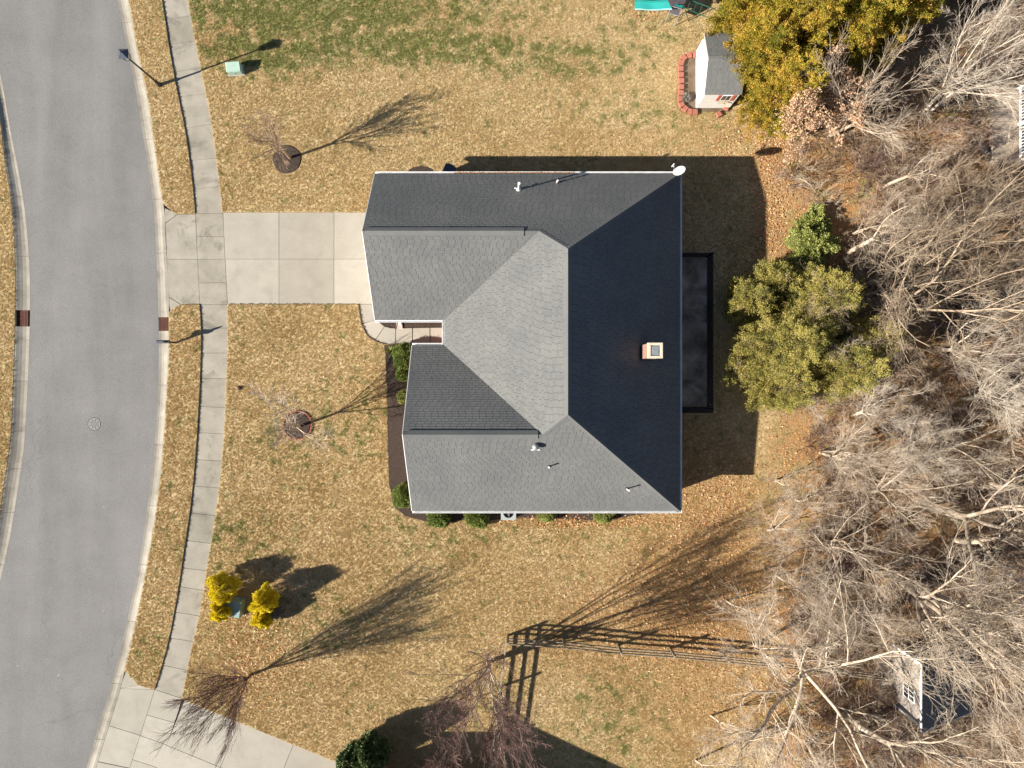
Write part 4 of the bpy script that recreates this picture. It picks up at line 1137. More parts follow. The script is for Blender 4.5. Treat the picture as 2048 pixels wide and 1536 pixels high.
for dz, dx in ((0, 0),):
    cf.add([(XC0 - .10, YC - .42, plane_z('east', XC0 - .10, 0) + .02), (XC0 + .76, YC - .42, plane_z('east', XC0 + .76, 0) + .02), (XC0 + .76, YC + .42, plane_z('east', XC0 + .76, 0) + .02), (XC0 - .10, YC + .42, plane_z('east', XC0 - .10, 0) + .02),
            (XC0 - .10, YC - .42, plane_z('east', XC0 - .10, 0) + .024), (XC0 + .76, YC - .42, plane_z('east', XC0 + .76, 0) + .024), (XC0 + .76, YC + .42, plane_z('east', XC0 + .76, 0) + .024), (XC0 - .10, YC + .42, plane_z('east', XC0 - .10, 0) + .024)],
           [(3, 2, 1, 0), (4, 5, 6, 7), (0, 1, 5, 4), (1, 2, 6, 5), (2, 3, 7, 6), (3, 0, 4, 7)])
cf.build('flashing', MAT['bluegrey'], ch)

def on_roof(px, py, nm):
    """Where the sight line of a pixel meets a roof plane."""
    z = 4.0
    for _ in range(30):
        p = P(px, py, z); z = plane_z(nm, p.x, p.y)
    return Vector((p.x, p.y, z))

def vent_pipe(px, py, nm, h, r, mat, boot_mat, label, tee=False, tilt=(0, 0)):
    p = on_roof(px, py, nm)
    root = empty('vent_pipe', p - HO, parent=house)
    if label: root['label'] = label
    MB().tube([(0, 0, -.12), (tilt[0] * h, tilt[1] * h, h)], r, 12).build('pipe', mat, root, smooth=False)
    MB().tube([(0, 0, -.12), (0, 0, .05), (0, 0, .11)], [r * 3.0, r * 2.2, r * 1.25], 12).build('boot', boot_mat, root)
    MB().tube([(tilt[0] * h, tilt[1] * h, h - .02), (tilt[0] * h, tilt[1] * h, h + .03)], r * 1.35, 12).build('collar', mat, root)
    if tee: MB().tube([(0, 0, .22), (-.20, .02, .28)], r * .8, 10).build('branch_pipe', mat, root)
    return root
vent_pipe(1037.5, 380, 'north', 1.15, .05, MAT['pvc'], MAT['pvc'], 'tall white vent pipe with side stub', True)
vent_pipe(1114, 366, 'north', .42, .035, MAT['pvc'], MAT['brownmetal'], 'short white vent pipe near the north gutter')
vent_pipe(1097, 933, 'south', .38, .035, MAT['pvc'], MAT['brownmetal'], 'short vent pipe with brown boot below the hooded vent')
vent_pipe(1253, 977, 'south', .5, .035, MAT['pvc'], MAT['brownmetal'], 'vent pipe near the south east hip', False, (.05, -.05))
p = on_roof(1071, 893, 'south')
hv = empty('roof_hood', p - HO, parent=house)
MB().tube([(0, 0, -.15), (0, 0, .16)], .08, 14).build('neck', MAT['pvc'], hv)
MB().tube([(0, 0, .13), (0, 0, .17), (0, 0, .25), (0, 0, .32), (0, 0, .36), (0, 0, .37)], [.13, .17, .165, .12, .06, .005], 16).build('cowl', MAT['galv'], hv, smooth=True)
MB().box(-.22, -.19, -.085, .22, -.14, -.045).build('flange', MAT['pvc'], hv)
# ------------------------------------------------------------------ things on and round the house
# satellite dish at the north-east corner
dr = empty('satellite_dish', (XE - .12, YN - .02, ZE + .02)); tag(dr, 'grey oval satellite dish on the north east corner of the roof', 'satellite dish')
aim = Vector((-0.62, 0.50, 0.60)).normalized()
dc = Vector((-.02, -.04, .55))
u_ = aim.cross(Vector((0, 0, 1))).normalized(); v_ = u_.cross(aim).normalized()
dm = MB(); rings = 7; sg = 26
vs = []
for thick in (0, -0.015):
    for i in range(rings + 1):
        rr = i / rings
        for k in range(sg):
            a = 2 * math.pi * k / sg
            vs.append(dc + u_ * (.30 * rr * math.cos(a)) + v_ * (.40 * rr * math.sin(a)) + aim * (.075 * rr * rr + thick))
fs = []
for L_ in range(2):
    b0 = L_ * (rings + 1) * sg
    for i in range(rings):
        for k in range(sg):
            q = (b0 + i * sg + k, b0 + i * sg + (k + 1) % sg, b0 + (i + 1) * sg + (k + 1) % sg, b0 + (i + 1) * sg + k)
            fs.append(q if L_ == 0 else q[::-1])
for k in range(sg):
    a0 = rings * sg + k; a1 = rings * sg + (k + 1) % sg; b_ = (rings + 1) * sg
    fs.append((a0, a1, b_ + a1, b_ + a0))
dm.add(vs, fs); dm.build('reflector', MAT['dish'], dr, smooth=True)
fp = dc + aim * .42 - v_ * .22
MB().tube([dc - v_ * .38 + aim * .05, fp], .014, 6).build('feed_arm', MAT['galv'], dr)
MB().tube([fp - u_ * .10, fp + u_ * .10], .028, 8).tube([fp, fp - aim * .09], .035, 8).build('feed_horn', MAT['pvc'], dr)
MB().tube([(0, -.12, 0.02), (.02, -.1, .2), dc - aim * .03], .02, 8).box(-.1, -.2, 0.0, .1, -.02, .03).build('mast', MAT['galv'], dr)

# air conditioner condenser
ax, ay = P(1017, 1021, .4).x, P(1017, 1020, .4).y
ac = empty('air_conditioner', (ax, ay - .05, ZL + .035)); tag(ac, 'grey square air conditioner condenser with round black fan against the south wall', 'air conditioner')
MB().box(-.42, -.42, 0, .42, .42, .06).build('pad', MAT['walk'], ac, 0.01)
cb_ = MB(); 
for s in (-1, 1):
    for t in (-1, 1): cb_.box(s * .37 - .03, t * .37 - .03, .06, s * .37 + .03, t * .37 + .03, .80)
for i in range(12):
    z = .1 + i * .055
    cb_.box(-.37, -.385, z, .37, -.37, z + .035); cb_.box(-.37, .37, z, .37, .385, z + .035); cb_.box(-.385, -.37, z, -.37, .37, z + .035); cb_.box(.37, -.37, z, .385, .37, z + .035)
cb_.build('cabinet', MAT['ac'], ac)
MB().box(-.34, -.34, .08, .34, .34, .7).build('coil', MAT['dark'], ac)
tp = MB(); N_ = 28
vs = []
sq = []
for k in range(N_):
    a = 2 * math.pi * k / N_; c_, s_ = math.cos(a), math.sin(a); m_ = max(abs(c_), abs(s_)); sq.append((c_ / m_ * .41, s_ / m_ * .41)); 
for z in (.80, .83):
    vs += [(x, y, z) for x, y in sq] + [(math.cos(2 * math.pi * k / N_) * .29, math.sin(2 * math.pi * k / N_) * .29, z) for k in range(N_)]
fs = []
for k in range(N_):
    j = (k + 1) % N_
    fs += [(2 * N_ + k, 2 * N_ + j, 3 * N_ + j, 3 * N_ + k), (j, k, N_ + k, N_ + j), (k, j, 2 * N_ + j, 2 * N_ + k), (N_ + j, N_ + k, 3 * N_ + k, 3 * N_ + j)]
tp.add(vs, fs); tp.build('top_panel', MAT['ac'], ac)
fn = MB()
for k in range(3):
    a = k * 2.09 + .4
    m_ = Matrix.Rotation(a, 4, 'Z') @ Matrix.Rotation(.4, 4, 'X')
    fn.box(.04, -.08, -.006, .27, .08, .006, Matrix.Translation((0, 0, .74)) @ m_)
fn.tube([(0, 0, .70), (0, 0, .78)], .06, 12)
fn.build('fan', MAT['black'], ac)
gr_ = MB()
for rr in (.10, .16, .22, .28):
    pts = [(math.cos(t) * rr, math.sin(t) * rr, .825) for t in np.linspace(0, 2 * math.pi, 25)]
    gr_.tube(pts, .004, 4, False)
for k in range(4):
    a = k * math.pi / 4; gr_.bar((-.29 * math.cos(a), -.29 * math.sin(a), .828), (.29 * math.cos(a), .29 * math.sin(a), .828), .008, .004)
gr_.build('grille', MAT['black'], ac)

# black bin against the north wall
bx, by = P(897, 345, 1.0).x, P(897, 343, 1.0).y
bn = empty('wheeled_bin', (bx, by - .02, ZL), R(-25)); tag(bn, 'dark wheeled bin half hidden under the north gutter', 'bin')
bb = MB(); bb.add([(-.24, -.27, .1), (.24, -.27, .1), (.24, .27, .1), (-.24, .27, .1), (-.29, -.34, 1.0), (.29, -.34, 1.0), (.29, .34, 1.0), (-.29, .34, 1.0)], [(3, 2, 1, 0), (4, 5, 6, 7), (0, 1, 5, 4), (1, 2, 6, 5), (2, 3, 7, 6), (3, 0, 4, 7)])
bb.build('body', MAT['bluegrey'], bn, 0.015); MB().box(-.31, -.37, 1.003, .31, .37, 1.06).box(-.2, .37, 1.0, .2, .42, 1.04).build('lid', MAT['bluegrey'], bn, 0.015)
for s in (-1, 1): MB().tube([(s * .2, -.3, .1), (s * .26, -.3, .1)], .1, 14).build('wheel', MAT['black'], bn)

# splash block
sb = MB(); sb.add([(-.13, .3, .0), (.13, .3, .0), (.18, -.3, .0), (-.18, -.3, .0), (-.13, .3, .09), (.13, .3, .09), (.18, -.3, .05), (-.18, -.3, .05), (-.09, .26, .09), (.09, .26, .09), (.14, -.3, .02), (-.14, -.3, .02), (-.09, .26, .05), (.09, .26, .05)],
                  [(0, 1, 5, 4), (1, 2, 6, 5), (3, 0, 4, 7), (4, 5, 9, 8), (5, 6, 10, 9), (7, 4, 8, 11), (8, 9, 13, 12), (9, 10, 13), (11, 8, 12), (12, 13, 10, 11), (2, 3, 7, 11, 10, 6)])
so = sb.build('splash_block', MAT['pinkstone'], loc=(*G(799, 648), ZL + .03)); tag(so, 'pink splash block under the courtyard downspout by the front path', 'splash block')

# black metal fence round the patio
pf = empty('metal_fence', (*G(1413, 665), ZL)); tag(pf, 'low black metal picket fence around the shaded patio', 'fence')
PFO = Vector(pf.location)
fx0, fx1 = G(1340, 0)[0], G(1414.5, 0)[0]; fy0, fy1 = G(0, 513.5)[1], G(0, 817)[1]
segs = [((fx0, fy0), (fx1, fy0)), ((fx1, fy0), (fx1, fy1)), ((fx1, fy1), (fx0, fy1))]
pk = MB()
for (a, b) in segs:
    L_ = math.dist(a, b); n = int(L_ / .11)
    for z in (.15, .95): 
        MB().bar(Vector((a[0], a[1], z)) - Vector((PFO.x, PFO.y, 0)), Vector((b[0], b[1], z)) - Vector((PFO.x, PFO.y, 0)), .035, .03).build('rail', MAT['black'], pf)
    for i in range(n):
        t = (i + .5) / n; x = a[0] + (b[0] - a[0]) * t - PFO.x; y = a[1] + (b[1] - a[1]) * t - PFO.y
        pk.box(x - .01, y - .01, .06, x + .01, y + .01, 1.08)
    m = max(1, int(L_ / 2.2))
    for i in range(m + 1):
        t = i / m; x = a[0] + (b[0] - a[0]) * t - PFO.x; y = a[1] + (b[1] - a[1]) * t - PFO.y
        MB().box(x - .032, y - .032, 0, x + .032, y + .032, 1.15).build('post', MAT['black'], pf)
pko = pk.build('pickets', MAT['black'], pf); pko['kind'] = 'stuff'

# ------------------------------------------------------------------ street furniture
def street_lamp(base, label):
    root = empty('street_lamp', (*G(*base), ZL)); tag(root, label, 'street lamp')
    MB().tube([(0, 0, -.1), (0, 0, .05), (0, 0, .12), (0, 0, .5), (0, 0, .56)], [.13, .13, .10, .085, .06], 12).build('base', MAT['black'], root)
    MB().tube([(0, 0, .5), (0, 0, 3.25)], [.055, .042], 12).tube([(0, 0, 3.2), (0, 0, 3.28)], .07, 12).build('pole', MAT['black'], root)
    ln = MB()
    b, t = .12, .19
    for s, q in ((-1, -1), (1, -1), (1, 1), (-1, 1)): ln.bar((s * b, q * b, 3.3), (s * t, q * t, 3.72), .022)
    ln.box(-b - .01, -b - .01, 3.28, b + .01, b + .01, 3.31)
    lo = ln.build('lantern', MAT['black'], root)
    MB().add([(-b + .01, -b + .01, 3.32), (b - .01, -b + .01, 3.32), (b - .01, b - .01, 3.32), (-b + .01, b - .01, 3.32), (-t + .012, -t + .012, 3.7), (t - .012, -t + .012, 3.7), (t - .012, t - .012, 3.7), (-t + .012, t - .012, 3.7)],
             [(0, 1, 5, 4), (1, 2, 6, 5), (2, 3, 7, 6), (3, 0, 4, 7)]).build('pane', MAT['dish'], lo)
    MB().add([(-.25, -.25, 3.72), (.25, -.25, 3.72), (.25, .25, 3.72), (-.25, .25, 3.72), (-.05, -.05, 3.92), (.05, -.05, 3.92), (.05, .05, 3.92), (-.05, .05, 3.92)],
             [(3, 2, 1, 0), (4, 5, 6, 7), (0, 1, 5, 4), (1, 2, 6, 5), (2, 3, 7, 6), (3, 0, 4, 7)]).build('cap', MAT['bluegrey'], root)
    MB().tube([(0, 0, 3.92), (0, 0, 3.95), (0, 0, 3.99), (0, 0, 4.05)], [.02, .035, .03, .004], 8).build('finial', MAT['bluegrey'], root)
street_lamp((321, 171), 'black post lamp with square pyramid lantern on the grass verge')

mb_ = empty('mailbox', (*G(352, 685.5), ZL)); tag(mb_, 'dark mailbox on a post by the storm drain', 'mailbox')
MB().box(-.045, -.045, -.1, .045, .045, 1.30).build('post', MAT['black'], mb_)
MB().tube([(0, 0, 1.30), (0, 0, 1.34), (0, 0, 1.38), (0, 0, 1.46)], [.045, .05, .035, .003], 8).build('finial', MAT['black'], mb_)
MB().bar((.12, 0, .84), (-.52, 0, .84), .05, .05).bar((0, 0, .42), (-.4, 0, .82), .04, .05).build('arm', MAT['black'], mb_)
pr = [( -.085, .87), (.085, .87), (.085, 1.0), (.075, 1.04), (.05, 1.075), (0, 1.09), (-.05, 1.075), (-.075, 1.04), (-.085, 1.0)]
bx_ = MB(); n = len(pr)
bx_.add([(-.52, y, z) for y, z in pr] + [(.13, y, z) for y, z in pr], [(i, (i + 1) % n, n + (i + 1) % n, n + i) for i in range(n)] + [tuple(range(n)), tuple(n + i for i in reversed(range(n)))])
bo = bx_.build('box', MAT['bluegrey'], mb_)
MB().box(-.54, -.083, .875, -.523, .083, 1.03).box(-.56, -.02, 1.0, -.54, .02, 1.02).build('door', MAT['bluegrey'], bo)
MB().box(-.1, -.10, 1.0, -.08, -.088, 1.15).build('flag', MAT['redpaint'], bo)

def utility_box(px, py, z, w, d, h, rz, mat, label, sub):
    c = P(px, py, z)
    root = empty('utility_box', (c.x, c.y, ZL), rz); tag(root, label, 'utility box', None)
    MB().box(-w / 2 - .06, -d / 2 - .06, 0, w / 2 + .06, d / 2 + .06, .06).build('pad', MAT['walk'], root)
    m_ = MB(); m_.add([(-w/2, -d/2, .06), (w/2, -d/2, .06), (w/2, d/2, .06), (-w/2, d/2, .06), (-w/2, -d/2, h * .8), (w/2, -d/2, h * .8), (w/2, d/2, h), (-w/2, d/2, h)],
                      [(3, 2, 1, 0), (4, 5, 6, 7), (0, 1, 5, 4), (1, 2, 6, 5), (2, 3, 7, 6), (3, 0, 4, 7)])
    m_.build('cabinet', mat, root, 0.03)
    MB().box(-w/2 + .04, -d/2 - .012, .12, w/2 - .04, -d/2 - .002, h * .72).build('door', mat, root)
    MB().box(-.02, -d/2 - .03, h * .45, .02, -d/2 - .012, h * .55).build('latch', MAT['iron'], root)
    return root
utility_box(470, 138, .3, .80, .50, .62, R(4), MAT['cabinet'], 'pale green utility box on the lawn beyond the street lamp', '')
utility_box(471, 1213, .3, .90, .95, .75, R(-10), MAT['cabinet2'], 'grey green utility box between the yellow shrubs', '')

def drain(cx, cy, w, h, nb, label, cross=True):
    x, y = G(cx, cy)
    root = empty('storm_drain', (x, y, ZR)); tag(root, label, 'drain', None)
    W_, H_ = M(w), M(h)
    MB().box(-W_/2, -H_/2, -.1, W_/2, H_/2, -.045).build('pit', MAT['dark'], root)
    MB().box(-W_/2, -H_/2, -.045, -W_/2 + .03, H_/2, .012).box(W_/2 - .03, -H_/2, -.045, W_/2, H_/2, .03).box(-W_/2 + .03, -H_/2, -.045, W_/2 - .03, -H_/2 + .03, .012).box(-W_/2 + .03, H_/2 - .03, -.045, W_/2 - .03, H_/2, .012).build('frame', MAT['rust'], root)
    for i in range(nb):
        yy = -H_/2 + .03 + (H_ - .06) * (i + .5) / nb
        MB().box(-W_/2 + .032, yy - .014, -.03, W_/2 - .032, yy + .014, .008).build('bar', MAT['rust'], root)
    for t in (-.17, .17): MB().box(W_ * t - .012, -H_/2 + .032, -.028, W_ * t + .012, H_/2 - .032, .0085).build('cross_bar', MAT['rust'], root)
drain(327.5, 648, 21, 26, 13, 'rusty red storm drain grate in the kerb on the house side')
drain(43.5, 636.5, 23, 31, 15, 'rusty red storm drain grate in the kerb across the road')

mh = empty('manhole_cover', (*G(187, 848), ZR)); tag(mh, 'round patterned manhole cover set in the asphalt road', 'manhole')
MB().tube([(0, 0, -.05), (0, 0, .005)], .335, 32).build('rim', MAT['iron'], mh)
MB().tube([(0, 0, -.05), (0, 0, .008)], .285, 32).build('lid', MAT['manhole'], mh)
MB().tube([(0, 0, -.05), (0, 0, .003)], .37, 32).build('collar', MAT['joint'], mh)
st = MB()
for k in range(8):
    a = k * math.pi / 4
    st.box(.15, -.035, .008, .26, .035, .016, Matrix.Rotation(a, 4, 'Z'))
    st.box(.04, -.02, .008, .11, .02, .016, Matrix.Rotation(a + .39, 4, 'Z'))
st.build('tread_pattern', MAT['iron'], mh)

# ------------------------------------------------------------------ rail fence
rf = empty('rail_fence', (*G(1016, 1270), ZL)); tag(rf, 'weathered three rail timber fence turning a corner on the back lawn', 'fence')
RO = Vector((rf.location.x, rf.location.y, 0))
line_n = [(1016, 1270), (1126, 1277), (1236, 1289), (1340, 1296), (1445, 1306), (1548, 1316), (1650, 1328), (1750, 1340)]
line_w = [(1016, 1270), (1003, 1372), (990, 1476), (978, 1580)]
def fence_run(line, skip_first=False):
    r_ = random.Random(5)
    for i, q in enumerate(line):
        if i == 0 and skip_first: continue
        p_ = Vector((*G(*q), 0)) - RO
        MB().box(p_.x - .06, p_.y - .06, -.1, p_.x + .06, p_.y + .06, 1.28).build('post', MAT['wood'], rf, 0.01)
    for a, b in zip(line[:-1], line[1:]):
        for z in (.32, .70, 1.08):
            A = Vector((*G(*a), z)) - RO; B = Vector((*G(*b), z)) - RO
            d = (B - A).normalized(); nrm = Vector((-d.y, d.x, 0)) * -.08
            MB().bar(A + nrm + Vector((0, 0, r_.uniform(-.02, .02))), B + nrm + Vector((0, 0, r_.uniform(-.02, .02))), .04, .14).build('rail', MAT['wood'], rf)
fence_run(line_n); fence_run(line_w, True)

# ------------------------------------------------------------------ playhouse, edging, playset
XP0, XP1, YP0, YP1 = G(1391, 0)[0], G(1391, 0)[0] + 1.85, G(0, 217)[1], G(0, 105)[1]
ph = empty('playhouse', ((XP0 + XP1) / 2, (YP0 + YP1) / 2, ZL)); tag(ph, 'small white playhouse with grey shingle roof beside the golden cedars', 'playhouse')
PO = Vector((ph.location.x, ph.location.y, 0))
wx, wy = (XP1 - XP0) / 2, (YP1 - YP0) / 2
eh, pkh = 1.98, 2.68
wl = MB()
wl.add([(-wx, -wy, 0), (-wx, wy, 0), (-wx, wy, eh), (-wx, 0, pkh), (-wx, -wy, eh), (wx, -wy, 0), (wx, wy, 0), (wx, wy, eh), (wx, 0, pkh), (wx, -wy, eh)],
       [(0, 1, 2, 3, 4), (9, 8, 7, 6, 5), (0, 4, 9, 5), (1, 6, 7, 2)])
wl.build('wall', MAT['white'], ph)
for k in range(9):
    z = .1 + k * .2
    MB().box(-wx + .01, -wy - .018, z, wx - .01, -wy - .002, z + .185).build('siding_board', MAT['offwhite'], ph)
pr_ = MB()
ov = .06
for s in (-1, 1):
    a = [(-wx - ov, 0, pkh + .03), (wx + ov, 0, pkh + .03), (wx + ov, s * (wy + ov), eh - .02), (-wx - ov, s * (wy + ov), eh - .02)]
    pr_.add(a + [(x, y, z + .06) for x, y, z in a], [(0, 1, 2, 3), (4, 5, 6, 7), (0, 1, 5, 4), (1, 2, 6, 5), (2, 3, 7, 6), (3, 0, 4, 7)])
proof = pr_.build('roof', MAT['shingle'], ph)
pw, pv = wx + ov, wy + ov
pfaces = {'south': ([[(-pw, -pv, eh + .04), (pw, -pv, eh + .04), (pw, 0, pkh + .09), (-pw, 0, pkh + .09)]], (0, 1)), 'north': ([[(pw, pv, eh + .04), (-pw, pv, eh + .04), (-pw, 0, pkh + .09), (pw, 0, pkh + .09)]], (0, -1))}
shingle_cover(pfaces, 0.142, 0.30, proof, None, 60, lambda nm, p: nm == 'south' and p.x < 0.6, rnd)
MB().bar((-pw, 0, pkh + .10), (pw, 0, pkh + .10), .12, .03).build('ridge_cap', MAT['shingle'], proof)
for s in (-1, 1):
    MB().bar((-pw - .012, 0, pkh + .02), (-pw - .012, s * pv, eh - .02), .02, .1).build('rake_board', MAT['pinkstone'] if s > 0 else MAT['white'], ph)
for x in (.30,):
    wf = MB().box(x - .28, -wy - .04, 1.15, x + .28, -wy - .019, 1.8).build('window', MAT['white'], ph)
    for (a, b) in ((-.22, -.02), (.02, .22)): MB().box(x + a, -wy - .046, 1.2, x + b, -wy - .041, 1.75).build('pane', MAT['glass'], wf)
    for s in (-1, 1): MB().box(x + s * .38 - .08, -wy - .05, 1.12, x + s * .38 + .08, -wy - .019, 1.83).build('shutter', MAT['redpaint'], ph)
tag(prism('flower_bed', W2(bed_play), 0, ZL + .015, MAT['soil']), kind='structure')
eg = empty('bed_edging', (*G(1361, 170), ZL)); tag(eg, 'curved row of red edging blocks beside the playhouse', 'edging')
epath = [(1389, 112), (1377, 113), (1366, 117.5), (1361, 126), (1360, 138), (1360, 150), (1361, 162), (1361, 174), (1360.5, 186), (1359, 198), (1361, 210), (1367, 219), (1378, 225), (1391, 226)]
acc = []
for a, b in zip(epath[:-1], epath[1:]):
    for t in np.linspace(0, 1, 7)[:-1]: acc.append((a[0] + (b[0] - a[0]) * t, a[1] + (b[1] - a[1]) * t))
dist = 0; last = acc[0]; marks = [acc[0]]
for q in acc:
    if math.dist(q, marks[-1]) > 10.4: marks.append(q)
bm_ = MB(); bm_.add([(-.15, -.14, 0), (.15, -.14, 0), (.12, .15, 0), (-.12, .15, 0), (-.15, -.14, .17), (.15, -.14, .17), (.12, .15, .17), (-.12, .15, .17)], [(3, 2, 1, 0), (4, 5, 6, 7), (0, 1, 5, 4), (1, 2, 6, 5), (2, 3, 7, 6), (3, 0, 4, 7)])
blk = None
for i, q in enumerate(marks):
    nx = marks[min(i + 1, len(marks) - 1)]; pv_ = marks[max(i - 1, 0)]
    a = math.atan2(-(nx[1] - pv_[1]), nx[0] - pv_[0])
    if blk is None: blk = bm_.build('block', MAT['red'], eg, 0.015); o = blk
    else: o = blk.copy(); COL.objects.link(o); o.parent = eg
    o.location = Vector((*G(*q), 0)) - Vector((eg.location.x, eg.location.y, 0)) + Vector((random.uniform(-.01, .01), random.uniform(-.01, .01), 0)); o.rotation_euler.z = a + random.uniform(-.06, .06)
for q, rz, lb in (((1436, 231), .5, 'loose red edging block lying on the grass south of the playhouse'), ((1451, 217), -.4, 'loose red block at the foot of the playhouse wall')):
    o = bpy.data.objects.new('edging_block', blk.data); COL.objects.link(o); o.location = (*G(*q), ZL); o.rotation_euler.z = rz; tag(o, lb, 'block')

ps = empty('playset', (*G(1350, 15), ZL)); tag(ps, 'teal and green climbing frame with slide at the top edge of the lawn', 'playset')
SO = Vector(ps.location)
Q = lambda px, py, z: P(px, py, z) - SO
sl = MB()
c0, c1 = Q(1269, 12.5, .12), Q(1342, 14, 1.05)
n = 12; prof = [(-.27, .12), (-.22, .14), (-.20, .0), (.20, .0), (.22, .14), (.27, .12)]
vs = []
for i in range(n + 1):
    t = i / n; c = c0.lerp(c1, t); c.z = .10 + 1.0 * (t ** 1.15) + .03 * math.sin(t * 9)
    vs += [c + Vector((0, y, z)) for y, z in prof] + [c + Vector((0, y, z - .02)) for y, z in prof[::-1]]
m = len(prof) * 2
fs = [(i * m + k, i * m + (k + 1) % m, (i + 1) * m + (k + 1) % m, (i + 1) * m + k) for i in range(n) for k in range(m)] + [tuple(range(m)), tuple(n * m + k for k in reversed(range(m)))]
sl.add(vs, fs); sl.build('slide', MAT['teal'], ps)
MB().box(-.36, -.33, -.02, .36, .36, .02, Matrix.Translation(Q(1357, 3, 1.1)) @ Matrix.Rotation(-.35, 4, 'Z')).build('platform', MAT['canvas'], ps)
MB().bar(Q(1337, 3, 1.8), Q(1362, -8, 1.8), .6, .03).build('canopy', MAT['canvas'], ps)
MB().bar(Q(1347, 7, 1.12), Q(1365, 14, 1.12), .14, .04).build('step_board', MAT['teal'], ps)
for a, b in (((1329, 47, 0), (1344, 12, 1.15)), ((1348, 54.5, 0), (1363.5, 18, 1.15)), ((1344, 12, 1.15), (1363.5, 18, 1.15)), ((1339, 26, .68), (1357.5, 32.5, .68))):
    MB().tube([Q(*a), Q(*b)], .022, 8).build('ladder_rail', MAT['galv'], ps)
MB().add([Q(1344, 13, 1.13), Q(1363, 19, 1.13), Q(1357.5, 32, .70), Q(1339.5, 26, .70)], [(0, 1, 2, 3)]).build('canvas_panel', MAT['canvas'], ps)
for a, b in (((1378, -1, 1.4), (1429, 18, 1.4)), ((1368, 15, 1.4), (1429, 41, 1.1)), ((1371, 19, 1.2), (1377, 43, 0)), ((1429, 18, 1.4), (1434, 22, 0)), ((1429, 41, 1.1), (1421, 33, 0)), ((1355, 8, 1.8), (1356, 12, 0)), ((1370, -6, 1.8), (1366, -2, 0)), ((1337, -4, 1.8), (1340, 0, 0))):
    MB().tube([Q(*a), Q(*b)], .024, 8).build('frame_tube', MAT['greenmetal'], ps)
for t in (0.05, .28, .51, .74):
    a = (1378 + 51 * t + 2, -1 + 19 * t, 1.4); b = (1372 + 50 * t, 17 + 21 * t, 1.35)
    MB().tube([Q(*a), Q(*b)], .016, 6).build('rung', MAT['greenmetal'], ps)

# ------------------------------------------------------------------ outbuilding and deck in the wood
def lean_to(x0, x1, y0, y1, hw, he, name, label, wallm):
    root = empty(name, ((x0 + x1) / 2, (y0 + y1) / 2, ZL)); tag(root, label, 'shed')
    a, b = (x1 - x0) / 2, (y1 - y0) / 2
    w = MB()
    w.add([(-a, -b, 0), (a, -b, 0), (a, b, 0), (-a, b, 0), (-a, -b, hw), (a, -b, he), (a, b, he), (-a, b, hw)],
          [(0, 1, 5, 4), (3, 7, 6, 2), (0, 4, 7, 3), (1, 2, 6, 5)])
    w.build('wall', wallm, root)
    ov = .15; sl = (hw - he) / (2 * a); zz = lambda x: hw - sl * (x + a) + .02
    f = [(-a - ov, -b - ov, zz(-a - ov)), (a + ov, -b - ov, zz(a + ov)), (a + ov, b + ov, zz(a + ov)), (-a - ov, b + ov, zz(-a - ov))]
    ro = MB().add(f + [(x, y, z + .08) for x, y, z in f], [(0, 1, 2, 3), (4, 5, 6, 7), (0, 1, 5, 4), (1, 2, 6, 5), (2, 3, 7, 6), (3, 0, 4, 7)]).build('roof', MAT['underlay_shade'], root)
    up = [(x, y, z + .085) for x, y, z in f]
    shingle_cover({'e': ([[up[1], up[2], up[3], up[0]]], (-1, 0))}, 0.142, 0.32, ro, None, 0, lambda nm, p: False, rnd)
    wf = MB().box(-a - .03, -.7, 1.2, -a - .002, 0.1, 2.3).build('window', MAT['white'], root)
    for y in (-.64, -.395, -.15):
        for z in (1.27, 1.78): MB().box(-a - .036, y, z, -a - .031, y + .2, z + .44).build('pane', MAT['glass'], wf)
    for y in (-b, b): MB().box(-a - .02, y - .06, 0, -a + .06, y + .06, hw - .03).build('corner_board', MAT['white'], root)
    MB().box(-a - ov - .03, -b - ov, zz(-a - ov) - .06, -a - ov - .002, b + ov, zz(-a - ov) + .08).build('fascia', MAT['white'], root)
    MB().bar((-a - ov, -b - ov - .015, zz(-a - ov) + .04), (a + ov, -b - ov - .015, zz(a + ov) + .04), .02, .12).build('rake_board', MAT['white'], root)
    MB().box(-a - .75, -b, 0, -a - .04, b, .16).build('step', MAT['drive'], root, .01)
    return root
x0_, y0_ = G(1782, 1392)
shed = lean_to(x0_, x0_ + 3.9, y0_ - .3, y0_ + 2.9, 3.0, .75, 'garden_shed', 'taupe lean-to shed with white trimmed window under the bare trees', MAT['taupe'])
dk = empty('deck', (*G(2010, 250), ZL)); tag(dk, 'pale timber deck with white railing at the right edge', 'deck')
DKO = Vector((dk.location.x, dk.location.y, 0))
dx0, dy1, dy0 = G(1975, 0)[0] - DKO.x, G(0, 180)[1] - DKO.y, G(0, 330)[1] - DKO.y
for i in range(30):
    yy = dy0 + (dy1 - dy0) * i / 30
    MB().box(dx0, yy + .004, .34, dx0 + 4.5, yy + (dy1 - dy0) / 30 - .004, .38).build('plank', MAT['deck'], dk)
MB().box(dx0 + .02, dy0 + .02, 0, dx0 + 4.4, dy1 - .02, .335).build('skirt', MAT['deck'], dk)
rl = MB()
for i in range(24): rl.box(dx0 + 1.4, dy0 + .1 + i * .17, .5, dx0 + 1.44, dy0 + .14 + i * .17, 1.3)
for z in (.5, 1.32): rl.box(dx0 + 1.37, dy0, z, dx0 + 1.47, dy1, z + .05)
rl.build('railing', MAT['white'], dk)
for y in (dy0 + .05, (dy0 + dy1) / 2, dy1 - .1): MB().box(dx0 + 1.36, y - .06, .38, dx0 + 1.48, y + .06, 1.45).build('post', MAT['white'], dk)

